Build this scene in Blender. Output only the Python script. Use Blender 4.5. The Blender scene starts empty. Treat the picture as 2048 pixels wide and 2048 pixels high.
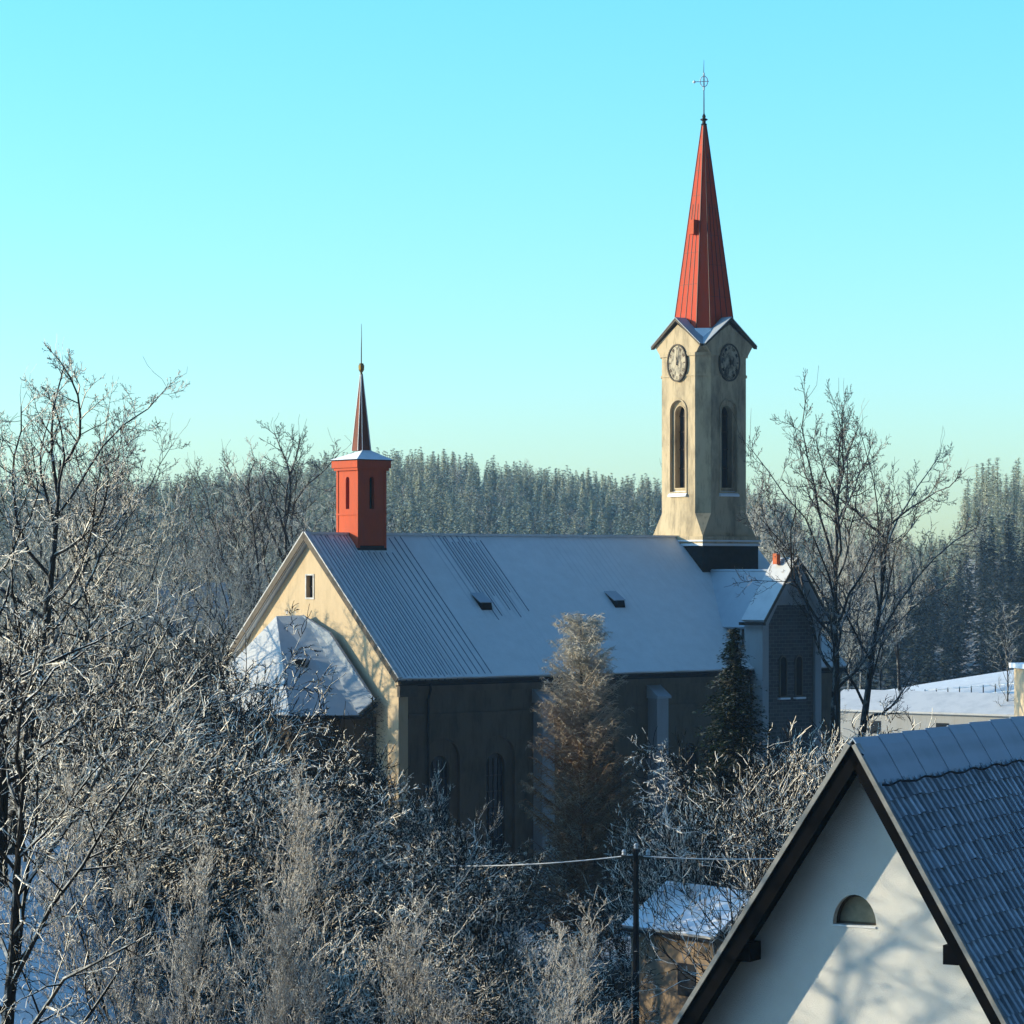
import bpy, bmesh, math, random
from mathutils import Vector, Matrix, noise
R = math.radians
scene = bpy.context.scene
COL = scene.collection

# ------------------------------------------------------------------ camera
F, HZ, CZ = 6000.0, 1135.0, 20.0          # focal length and horizon in photo pixels, eye height
cam_d = bpy.data.cameras.new('camera'); cam = bpy.data.objects.new('camera', cam_d); COL.objects.link(cam)
cam.location = (0, 0, CZ); cam.rotation_euler = (R(90), 0, 0)
cam_d.sensor_width = 36; cam_d.lens = 36 * F / 2048; cam_d.shift_y = (HZ - 1024) / 2048
cam_d.clip_start = 1; cam_d.clip_end = 6000
scene.camera = cam

# ------------------------------------------------------------------ world, sun, exposure
SUN_EL = 12.5
SUN_AZ = (-0.996, 0.09)                  # horizontal direction towards the sun (left, a touch ahead)
SUN_STRENGTH, SKY_STRENGTH = 5.0, 0.1
w = bpy.data.worlds.new('World'); scene.world = w; w.use_nodes = True
nt = w.node_tree; nt.nodes.clear()
out = nt.nodes.new('ShaderNodeOutputWorld'); bg = nt.nodes.new('ShaderNodeBackground')
sky = nt.nodes.new('ShaderNodeTexSky'); sky.sky_type = 'NISHITA'; sky.sun_disc = False
sky.sun_elevation = R(SUN_EL); sky.sun_rotation = math.atan2(SUN_AZ[0], SUN_AZ[1])
sky.altitude = 400; sky.air_density = 1.0; sky.dust_density = 0.6; sky.ozone_density = 2.0
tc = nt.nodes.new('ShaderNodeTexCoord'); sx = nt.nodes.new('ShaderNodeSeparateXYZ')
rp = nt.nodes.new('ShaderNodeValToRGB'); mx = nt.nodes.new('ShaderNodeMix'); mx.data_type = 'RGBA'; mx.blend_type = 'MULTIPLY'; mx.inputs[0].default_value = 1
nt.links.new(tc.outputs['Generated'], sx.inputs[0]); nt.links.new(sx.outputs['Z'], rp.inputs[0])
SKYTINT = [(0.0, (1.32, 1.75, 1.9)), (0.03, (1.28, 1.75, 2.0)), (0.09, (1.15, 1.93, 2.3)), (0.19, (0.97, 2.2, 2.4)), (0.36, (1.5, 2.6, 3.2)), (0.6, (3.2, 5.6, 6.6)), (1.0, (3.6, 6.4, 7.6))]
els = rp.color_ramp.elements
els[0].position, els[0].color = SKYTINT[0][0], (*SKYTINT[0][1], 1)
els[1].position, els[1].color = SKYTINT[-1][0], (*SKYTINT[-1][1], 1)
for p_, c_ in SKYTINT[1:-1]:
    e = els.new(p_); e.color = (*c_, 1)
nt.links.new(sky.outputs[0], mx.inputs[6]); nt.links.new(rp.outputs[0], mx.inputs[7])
# dimming added to the sky right and behind the viewer, darkening walls facing it
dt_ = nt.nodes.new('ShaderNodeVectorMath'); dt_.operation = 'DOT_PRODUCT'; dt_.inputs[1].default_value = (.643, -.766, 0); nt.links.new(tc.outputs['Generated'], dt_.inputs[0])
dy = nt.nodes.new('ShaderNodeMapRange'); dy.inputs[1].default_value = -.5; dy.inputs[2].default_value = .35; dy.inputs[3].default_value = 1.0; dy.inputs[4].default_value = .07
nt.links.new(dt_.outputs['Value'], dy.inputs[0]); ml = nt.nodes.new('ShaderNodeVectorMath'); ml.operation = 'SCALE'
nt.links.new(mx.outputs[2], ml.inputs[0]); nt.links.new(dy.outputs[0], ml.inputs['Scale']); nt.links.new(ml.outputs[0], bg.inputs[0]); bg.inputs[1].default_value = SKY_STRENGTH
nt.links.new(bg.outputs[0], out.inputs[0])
sd = bpy.data.lights.new('sun', 'SUN'); sun = bpy.data.objects.new('sun', sd); COL.objects.link(sun)
sd.energy = SUN_STRENGTH; sd.angle = R(0.5); sd.color = (1.0, 0.85, 0.58)
ce = math.cos(R(SUN_EL)); S = Vector((SUN_AZ[0] * ce, SUN_AZ[1] * ce, math.sin(R(SUN_EL)))).normalized()
sun.rotation_euler = S.to_track_quat('Z', 'Y').to_euler(); sun.location = (-60, 0, 60)
scene.view_settings.view_transform = 'Standard'; scene.view_settings.look = 'None'
scene.view_settings.exposure = 0.5; scene.view_settings.gamma = 1.0
scene.render.engine = 'CYCLES'
scene.cycles.max_bounces = 5; scene.cycles.diffuse_bounces = 3; scene.cycles.glossy_bounces = 2
scene.cycles.transparent_max_bounces = 4; scene.cycles.volume_bounces = 0
scene.render.resolution_x = scene.render.resolution_y = 1024

# ------------------------------------------------------------------ helpers
def at(px, py, d):                        # a photo pixel at distance d -> world point
    return Vector(((px - 1024) / F * d, d, CZ + (HZ - py) / F * d))
def tag(o, label=None, cat=None, group=None, kind=None):
    if label: o['label'] = label
    if cat: o['category'] = cat
    if group: o['group'] = group
    if kind: o['kind'] = kind
    return o
def empty(name, loc=(0, 0, 0), rz=0.0, parent=None):
    o = bpy.data.objects.new(name, None); COL.objects.link(o); o.empty_display_size = 0.5
    o.location = loc; o.rotation_euler = (0, 0, rz)
    if parent: o.parent = parent
    return o
class MB:
    def __init__(s): s.v = []; s.f = []; s.m = []
    def poly(s, pts, mi=0):
        b = len(s.v); s.v += [tuple(p) for p in pts]; s.f.append(tuple(range(b, b + len(pts)))); s.m.append(mi); return s
    def prism(s, bottom, top, mi=0, mt=None):   # two matching loops, closed
        n = len(bottom); b = len(s.v); s.v += [tuple(p) for p in bottom] + [tuple(p) for p in top]
        s.f.append(tuple(range(b + n - 1, b - 1, -1))); s.m.append(mi)
        s.f.append(tuple(range(b + n, b + 2 * n))); s.m.append(mi if mt is None else mt)
        for i in range(n):
            j = (i + 1) % n; s.f.append((b + i, b + j, b + n + j, b + n + i)); s.m.append(mi)
        return s
    def box(s, x0, x1, y0, y1, z0, z1, mi=0, mt=None):
        return s.prism([(x0, y0, z0), (x1, y0, z0), (x1, y1, z0), (x0, y1, z0)], [(x0, y0, z1), (x1, y0, z1), (x1, y1, z1), (x0, y1, z1)], mi, mt)
    def slab(s, pts, th, mi=0, mt=None):        # planar polygon (ccw seen from outside) thickened inwards
        a, b, c = Vector(pts[0]), Vector(pts[1]), Vector(pts[2]); n = (b - a).cross(c - a).normalized()
        return s.prism([Vector(p) - n * th for p in pts], pts, mi, mt)
    def tube(s, pts, rad, k=6, mi=0, cap=True):
        pts = [Vector(p) for p in pts]
        if not hasattr(rad, '__len__'): rad = [rad] * len(pts)
        b = len(s.v); n = len(pts)
        for i, p in enumerate(pts):
            d = (pts[min(i + 1, n - 1)] - pts[max(i - 1, 0)])
            if d.length < 1e-9: d = Vector((0, 0, 1))
            d.normalize(); a = d.orthogonal() if i == 0 else (a - d * a.dot(d))
            a.normalize(); c = d.cross(a)
            for j in range(k):
                t = 2 * math.pi * j / k; s.v.append(tuple(p + (a * math.cos(t) + c * math.sin(t)) * rad[i]))
        for i in range(n - 1):
            for j in range(k):
                j2 = (j + 1) % k; s.f.append((b + i * k + j, b + i * k + j2, b + (i + 1) * k + j2, b + (i + 1) * k + j)); s.m.append(mi)
        if cap:
            s.f.append(tuple(b + j for j in range(k - 1, -1, -1))); s.m.append(mi)
            s.f.append(tuple(b + (n - 1) * k + j for j in range(k))); s.m.append(mi)
        return s
    def lathe(s, c, prof, k=12, mi=0):
        b = len(s.v); n = len(prof)
        for r, z in prof:
            for j in range(k):
                t = 2 * math.pi * j / k; s.v.append((c[0] + r * math.cos(t), c[1] + r * math.sin(t), c[2] + z))
        for i in range(n - 1):
            for j in range(k):
                j2 = (j + 1) % k; s.f.append((b + i * k + j, b + i * k + j2, b + (i + 1) * k + j2, b + (i + 1) * k + j)); s.m.append(mi)
        s.f.append(tuple(b + j for j in range(k - 1, -1, -1))); s.m.append(mi)
        s.f.append(tuple(b + (n - 1) * k + j for j in range(k))); s.m.append(mi)
        return s
    def mesh(s, name, mats):
        me = bpy.data.meshes.new(name); me.from_pydata(s.v, [], s.f)
        mats = mats if isinstance(mats, (list, tuple)) else [mats]
        for m in mats: me.materials.append(m)
        if len(mats) > 1: me.polygons.foreach_set('material_index', s.m)
        me.update(); return me
    def build(s, name, mats, parent=None, fix=True):
        me = s.mesh(name, mats)
        if fix:
            bm = bmesh.new(); bm.from_mesh(me); bmesh.ops.recalc_face_normals(bm, faces=bm.faces); bm.to_mesh(me); bm.free()
        o = bpy.data.objects.new(name, me); COL.objects.link(o)
        if parent: o.parent = parent
        return o
def cut(o, cutter):                       # boolean difference, baked into the mesh
    c = cutter.build('cutter', o.data.materials[0]); c.matrix_parent_inverse = Matrix()
    c.parent = o.parent
    m = o.modifiers.new('cut', 'BOOLEAN'); m.object = c; m.solver = 'EXACT'; m.operation = 'DIFFERENCE'
    dg = bpy.context.evaluated_depsgraph_get(); dg.update()
    me = bpy.data.meshes.new_from_object(o.evaluated_get(dg)); o.modifiers.clear(); o.data = me
    bpy.data.objects.remove(c)
def arch2d(cx, z0, w_, ztop, n=12, pointed=False):   # (x,z) outline of an arched opening, ccw
    r = w_ / 2; pts = [(cx - r, z0), (cx + r, z0)]; zs = ztop - r
    for i in range(n + 1):
        t = math.pi * i / n; pts.append((cx + r * math.cos(t), zs + r * math.sin(t) * (1.0)))
    return pts
def extr(mb, pts, f0, f1, mi=0): return mb.prism([f0(*p) for p in pts], [f1(*p) for p in pts], mi)
def ring(mb, outer, inner, f0, f1, mi=0):  # frame between two outlines with equal counts
    n = len(outer); b = len(mb.v)
    mb.v += [tuple(f0(*p)) for p in outer] + [tuple(f0(*p)) for p in inner] + [tuple(f1(*p)) for p in outer] + [tuple(f1(*p)) for p in inner]
    for i in range(n):
        j = (i + 1) % n
        for q in ((b+i, b+j, b+n+j, b+n+i), (b+2*n+i, b+3*n+i, b+3*n+j, b+2*n+j), (b+i, b+2*n+i, b+2*n+j, b+j), (b+n+i, b+n+j, b+3*n+j, b+3*n+i)):
            mb.f.append(q); mb.m.append(mi)

# ------------------------------------------------------------------ materials
def newmat(name):
    m = bpy.data.materials.new(name); m.use_nodes = True; n = m.node_tree; b = n.nodes['Principled BSDF']
    b.inputs['Specular IOR Level'].default_value = 0.2; return m, n, b
def N(n, t, **kw):
    o = n.nodes.new(t)
    for k, v_ in kw.items(): setattr(o, k, v_)
    return o
def noise_(n, scale, detail=4, rough=0.6, vec=None, dim='3D'):
    o = N(n, 'ShaderNodeTexNoise'); o.inputs['Scale'].default_value = scale; o.inputs['Detail'].default_value = detail; o.inputs['Roughness'].default_value = rough
    if vec: n.links.new(vec, o.inputs['Vector'])
    return o.outputs['Fac']
def coord(n, scale=(1, 1, 1), which='Object', rot=(0, 0, 0)):
    t = N(n, 'ShaderNodeTexCoord'); m = N(n, 'ShaderNodeMapping'); m.inputs['Scale'].default_value = scale; m.inputs['Rotation'].default_value = rot
    n.links.new(t.outputs[which], m.inputs[0]); return m.outputs[0]
def mixc(n, fac, a, b, mode='MIX'):
    m = N(n, 'ShaderNodeMix', data_type='RGBA', blend_type=mode)
    for i, x in ((0, fac), (6, a), (7, b)):
        if isinstance(x, (int, float)): m.inputs[i].default_value = x
        elif isinstance(x, tuple): m.inputs[i].default_value = (*x, 1)
        else: n.links.new(x, m.inputs[i])
    return m.outputs[2]
def rng_(n, x, a, b, c=0.0, d=1.0):
    m = N(n, 'ShaderNodeMapRange'); m.inputs[1].default_value = a; m.inputs[2].default_value = b; m.inputs[3].default_value = c; m.inputs[4].default_value = d
    n.links.new(x, m.inputs[0]); return m.outputs[0]
def mth(n, op, a, b=0.0):
    m = N(n, 'ShaderNodeMath', operation=op)
    for i, x in ((0, a), (1, b)):
        if isinstance(x, (int, float)): m.inputs[i].default_value = x
        else: n.links.new(x, m.inputs[i])
    return m.outputs[0]
def bump(n, b, h, strength=0.3, dist=0.05):
    o = N(n, 'ShaderNodeBump'); o.inputs['Strength'].default_value = strength; o.inputs['Distance'].default_value = dist
    n.links.new(h, o.inputs['Height']); n.links.new(o.outputs[0], b.inputs['Normal'])
def plain(name, c, rough=0.7, metal=0.0):
    m, n, b = newmat(name); v = coord(n); f = noise_(n, 3.0, 5, .65, v)
    c2 = tuple(x * 0.6 for x in c)
    n.links.new(mixc(n, rng_(n, f, .35, .7), c, c2), b.inputs['Base Color'])
    b.inputs['Roughness'].default_value = rough; b.inputs['Metallic'].default_value = metal; return m
def plaster(name, c, stain, amount=0.5, sc=1.0):
    m, n, b = newmat(name)
    f1 = noise_(n, 1.1 * sc, 6, .65, coord(n, (1, 1, .35))); f2 = noise_(n, 7 * sc, 6, .7, coord(n, (1, 1, .12))); f3 = noise_(n, 30, 4, .6, coord(n))
    a = mixc(n, rng_(n, f1, .46, .72, 0, amount), c, stain); a = mixc(n, rng_(n, f2, .55, .75, 0, amount * .8), a, tuple(x * .55 for x in stain))
    n.links.new(a, b.inputs['Base Color']); b.inputs['Roughness'].default_value = .9; bump(n, b, f3, .25, .02); return m
def frosted_roof(name, base, frost, ang=0.0, period=0.45, amt=0.85, patches=True):
    # sheet-metal roof with standing seams, hoar frost thinner over the seams in some places
    m, n, b = newmat(name); v = coord(n)
    sp = N(n, 'ShaderNodeSeparateXYZ'); n.links.new(v, sp.inputs[0])
    ph = mth(n, 'FRACT', mth(n, 'DIVIDE', sp.outputs[0], period)); seam = mth(n, 'ABSOLUTE', mth(n, 'SUBTRACT', ph, .5))
    line = rng_(n, seam, .16, .05)                     # 1 on the seam
    big = noise_(n, .16, 3, .5, coord(n, (1, .55, .55))); fine = noise_(n, 9, 5, .7, v); mid = noise_(n, 1.3, 5, .65, v)
    reg = rng_(n, big, .5, .62) if patches else rng_(n, mid, .0, 2.5)
    # frost pulled off near the gable end and in a mid strip
    g1 = rng_(n, mth(n, 'ADD', sp.outputs[0], mth(n, 'MULTIPLY', mid, 3.0)), 6.2, 4.6)
    d2 = mth(n, 'ABSOLUTE', mth(n, 'SUBTRACT', sp.outputs[0], 10.2)); g2 = mth(n, 'MULTIPLY', rng_(n, d2, 2.2, 1.2), rng_(n, sp.outputs[2], 17.0, 19.0))
    reg = mth(n, 'MAXIMUM', mth(n, 'MAXIMUM', g1, g2), mth(n, 'MULTIPLY', reg, .15)) if patches else reg
    bare = mth(n, 'MULTIPLY', line, reg)
    col = mixc(n, rng_(n, mid, .25, .75, 0, .45), frost, tuple(x * .72 for x in frost)); col = mixc(n, rng_(n, fine, .62, .8, 0, .3), col, base)
    col = mixc(n, mth(n, 'MULTIPLY', bare, amt), col, base)
    n.links.new(col, b.inputs['Base Color']); b.inputs['Roughness'].default_value = .75
    bump(n, b, mth(n, 'ADD', mth(n, 'MULTIPLY', bare, 1.0), mth(n, 'MULTIPLY', fine, .25)), .5, .03); return m
def snowmat(name, c=(.82, .84, .88), dirt=(.55, .56, .56)):
    m, n, b = newmat(name); f = noise_(n, .9, 6, .65, coord(n)); g = noise_(n, 14, 4, .6, coord(n))
    n.links.new(mixc(n, rng_(n, f, .45, .8, 0, .6), c, dirt), b.inputs['Base Color']); b.inputs['Roughness'].default_value = .8
    bump(n, b, mth(n, 'ADD', f, mth(n, 'MULTIPLY', g, .3)), .3, .05); return m
FROST_SUNWARD = (-.5, -.25, .83)        # frost on top, leaned sunward to put the lit side into the colour
def nospec(m): m.node_tree.nodes['Principled BSDF'].inputs['Specular IOR Level'].default_value = 0.03; return m
def barkfrost(name, bark, frost, lo=-.1, hi=.6, tint=None, sc=2.0):
    m, n, b = newmat(name); g = N(n, 'ShaderNodeNewGeometry'); sp = N(n, 'ShaderNodeSeparateXYZ'); dt = N(n, 'ShaderNodeVectorMath', operation='DOT_PRODUCT'); dt.inputs[1].default_value = FROST_SUNWARD; n.links.new(g.outputs['Normal'], dt.inputs[0])
    f = noise_(n, sc, 3, .6, coord(n)); t = mth(n, 'ADD', dt.outputs['Value'], rng_(n, f, .3, .7, -.35, .35))
    c = mixc(n, rng_(n, t, lo, hi), bark, frost)
    if tint:      # more hoar frost on the exposed top of the tree
        so = N(n, 'ShaderNodeSeparateXYZ'); n.links.new(coord(n), so.inputs[0]); c = mixc(n, rng_(n, so.outputs[2], 10.5, 15.5, 0, .85), c, (.55, .52, .45))
    n.links.new(c, b.inputs['Base Color']); b.inputs['Roughness'].default_value = 1; b.inputs['Specular IOR Level'].default_value = .02; return m
def needle(name, g1, g2, frost, amt=.6, lo=0.0, hi=.9):
    m, n, b = newmat(name); g = N(n, 'ShaderNodeNewGeometry'); sp = N(n, 'ShaderNodeSeparateXYZ'); n.links.new(g.outputs['Normal'], sp.inputs[0])
    oi = N(n, 'ShaderNodeObjectInfo'); f = noise_(n, .8, 5, .7, coord(n)); f2 = noise_(n, 5, 3, .7, coord(n))
    a = mixc(n, oi.outputs['Random'], g1, g2); fr = mth(n, 'ADD', f, mth(n, 'MULTIPLY', mth(n, 'ABSOLUTE', sp.outputs[2]), .35))
    fr = mth(n, 'ADD', fr, rng_(n, oi.outputs['Random'], 0, 1, -.1, .18)); fr = mth(n, 'ADD', fr, rng_(n, f2, .3, .7, -.15, .15))
    n.links.new(mixc(n, mth(n, 'MULTIPLY', rng_(n, fr, lo or .45, hi), amt), a, frost), b.inputs['Base Color']); b.inputs['Roughness'].default_value = 1; b.inputs['Specular IOR Level'].default_value = .02; return m

M = {}
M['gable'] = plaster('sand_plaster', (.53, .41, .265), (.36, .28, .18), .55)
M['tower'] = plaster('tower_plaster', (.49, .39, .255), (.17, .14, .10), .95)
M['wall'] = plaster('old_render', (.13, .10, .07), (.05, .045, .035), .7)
M['butt'] = plaster('pale_render', (.30, .31, .32), (.25, .24, .22), .5)
M['brick'] = None
M['base'] = plain('tarred_sheet', (.018, .02, .022), .55)
M['ledge'] = snowmat('frosted_ledge', (.7, .72, .74))
M['dark'] = plain('dark_opening', (.012, .012, .014), .5)
M['glass'] = plain('old_glass', (.02, .024, .03), .2)
M['trim'] = plain('weathered_trim', (.10, .08, .06), .7)
M['verge'] = plain('frosted_verge', (.55, .55, .55), .7)
M['gutter'] = plain('dark_gutter', (.03, .028, .028), .5)
M['snow'] = snowmat('roof_snow')
M['seam'] = plain('thinly_frosted_seam', (.16, .20, .26), .6)
M['navroof'] = frosted_roof('frosted_metal_roof', (.13, .18, .25), (.74, .76, .76))
M['annroof'] = snowmat('frosted_sheet_roof', (.34, .38, .42), (.25, .28, .32))  # toned down so the apse front reads as shaded despite the sun
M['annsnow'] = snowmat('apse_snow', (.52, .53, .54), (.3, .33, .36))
M['iron'] = plain('wrought_iron', (.04, .03, .025), .5, .6)
M['white_metal'] = plain('frosted_metal', (.75, .75, .75), .4)
M['gold'] = plain('tarnished_brass', (.30, .18, .05), .4, .7)
def redsheet(name, c, c2):
    m, n, b = newmat(name); f = noise_(n, 2.2, 6, .7, coord(n, (1, 1, .25))); g = noise_(n, 14, 3, .6, coord(n, (1, 1, .1)))
    a = mixc(n, rng_(n, f, .4, .72, 0, .8), c, c2); a = mixc(n, rng_(n, g, .6, .75, 0, .35), a, (.16, .05, .04))
    n.links.new(a, b.inputs['Base Color']); b.inputs['Roughness'].default_value = .65; b.inputs['Specular IOR Level'].default_value = .1; bump(n, b, f, .2, .03); return m
M['red'] = redsheet('red_painted_sheet', (.48, .055, .022), (.32, .07, .04))
M['brown'] = redsheet('dark_brown_sheet', (.20, .06, .035), (.08, .04, .03)); M['red2'] = redsheet('faded_red_sheet', (.48, .075, .026), (.34, .07, .035))
M['redseam'] = plain('dark_red_seam', (.10, .03, .03), .5)
def brickmat():
    m, n, b = newmat('dark_brick'); t = N(n, 'ShaderNodeTexBrick'); t.inputs['Scale'].default_value = 1; t.inputs['Brick Width'].default_value = .5; t.inputs['Row Height'].default_value = .22; t.inputs['Mortar Size'].default_value = .02
    t.inputs['Color1'].default_value = (.09, .085, .08, 1); t.inputs['Color2'].default_value = (.06, .057, .055, 1); t.inputs['Mortar'].default_value = (.13, .125, .12, 1)
    c = N(n, 'ShaderNodeTexCoord'); s_ = N(n, 'ShaderNodeSeparateXYZ'); q = N(n, 'ShaderNodeCombineXYZ'); n.links.new(c.outputs['Object'], s_.inputs[0]); n.links.new(s_.outputs[0], q.inputs[0]); n.links.new(s_.outputs[2], q.inputs[1]); n.links.new(q.outputs[0], t.inputs['Vector'])
    n.links.new(t.outputs[0], b.inputs['Base Color']); b.inputs['Roughness'].default_value = .9; return m
M['brick'] = brickmat()
M['bark_dark'] = barkfrost('dark_bark', (.022, .019, .017), (.5, .5, .48), .45, 1.1)
M['twig_dark'] = barkfrost('dark_twigs', (.035, .03, .026), (.5, .48, .46), .35, 1.15)
M['bark_frost'] = barkfrost('frosted_bark', (.014, .011, .009), (.82, .78, .72), .5, .95)
M['twig_frost'] = barkfrost('frosted_twigs', (.013, .010, .008), (.92, .84, .72), .36, .64)
M['twig_pale'] = barkfrost('pale_frosted_twigs', (.10, .095, .08), (.55, .54, .48), -.5, .5)
M['twig_larch'] = barkfrost('larch_twigs', (.21, .095, .036), (.50, .42, .30), .3, 1.2, tint=1)
M['twig_shade'] = barkfrost('shade_toned_twigs', (.010, .008, .006), (.85, .76, .62), .6, .88)  # less frosted, darker copy of the twigs: thicket shade put into the colour
M['twig_fuzz'] = barkfrost('finely_frosted_twigs', (.08, .068, .058), (.55, .51, .46), -.3, .6)
M['spruce_near'] = needle('dark_spruce_needles', (.010, .02, .010), (.014, .026, .012), (.70, .68, .60), .6, .78, .95)
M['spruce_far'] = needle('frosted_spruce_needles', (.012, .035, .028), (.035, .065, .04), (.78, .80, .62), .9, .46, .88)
M['spruce_valley_shade'] = needle('valley_shade_needles', (.010, .022, .022), (.02, .035, .03), (.35, .38, .36), .35, .6, .95)  # darker, less frosted copy of the far needles; valley shade put into colour
M['trunk_far'] = plain('conifer_trunk', (.08, .055, .04), .9)

def smooth(a, b, x):
    t = max(0, min(1, (x - a) / (b - a))); return t * t * (3 - 2 * t)
def ground_z(x, y):
    z = 14 * (1 - smooth(0, 110, y))
    rt = smooth(16, 34, x) * smooth(200, 240, y) * (1 - smooth(300, 380, y))
    z += rt * (6.4 + .16 * max(-4, min(30, x - 30)))
    k = x / max(y, 30)
    r2 = smooth(.085, .135, k)
    z += (1 - r2) * (32 + 8.5 * math.exp(-((k + .038) / .05) ** 2) - 6 * smooth(.06, .1, k)) * smooth(520, 850, y) + r2 * ((15 + 13 * smooth(.146, .156, k)) * smooth(380, 760, y) - 5 * smooth(300, 360, y) * (1 - smooth(380, 500, y)))
    z += 9.3 * smooth(.095, .13, -x / max(y, 30)) * smooth(58, 100, y) * (1 - smooth(120, 150, y))
    z += .5 * noise.noise(Vector((x * .03, y * .03, 0))) * smooth(60, 100, y) * (1 + 2 * smooth(300, 500, y))
    return z
def gmat():
    m, n, b = newmat('snowy_ground'); v = coord(n); f = noise_(n, .12, 6, .65, v); g = noise_(n, 1.6, 6, .7, v)
    sp = N(n, 'ShaderNodeSeparateXYZ'); n.links.new(v, sp.inputs[0])
    # leaf litter before the church, also putting the thicket's shade into the ground colour
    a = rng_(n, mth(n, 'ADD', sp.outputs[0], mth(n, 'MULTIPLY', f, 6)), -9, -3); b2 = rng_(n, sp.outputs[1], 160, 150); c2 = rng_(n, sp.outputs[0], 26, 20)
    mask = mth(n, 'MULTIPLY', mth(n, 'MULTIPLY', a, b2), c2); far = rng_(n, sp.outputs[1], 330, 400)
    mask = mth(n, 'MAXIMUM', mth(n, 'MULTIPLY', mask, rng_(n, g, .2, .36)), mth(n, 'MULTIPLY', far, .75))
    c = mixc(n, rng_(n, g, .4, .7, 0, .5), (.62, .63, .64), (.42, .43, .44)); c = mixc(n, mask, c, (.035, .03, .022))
    n.links.new(c, b.inputs['Base Color']); b.inputs['Roughness'].default_value = .9; bump(n, b, g, .5, .15); return m
M['ground'] = gmat()

# ------------------------------------------------------------------ ground (one sheet to the horizon)
def make_ground():
    ys = [-200, -60, 0] + [5 * i for i in range(1, 160)] + [820, 860, 920, 1000, 1200, 1500]
    xs0 = [-1300, -900, -500, -330] + [-250 + 5 * i for i in range(0, 101)] + [330, 500, 900, 1300]
    mb = MB(); nx = len(xs0)
    for y_ in ys:
        for x_ in xs0: mb.v.append((x_, y_, ground_z(x_, y_)))
    for j in range(len(ys) - 1):
        for i in range(nx - 1):
            mb.f.append((j * nx + i, j * nx + i + 1, (j + 1) * nx + i + 1, (j + 1) * nx + i)); mb.m.append(0)
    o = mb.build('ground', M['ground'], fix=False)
    for p in o.data.polygons: p.use_smooth = True
    tag(o, kind='structure')
make_ground()

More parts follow.
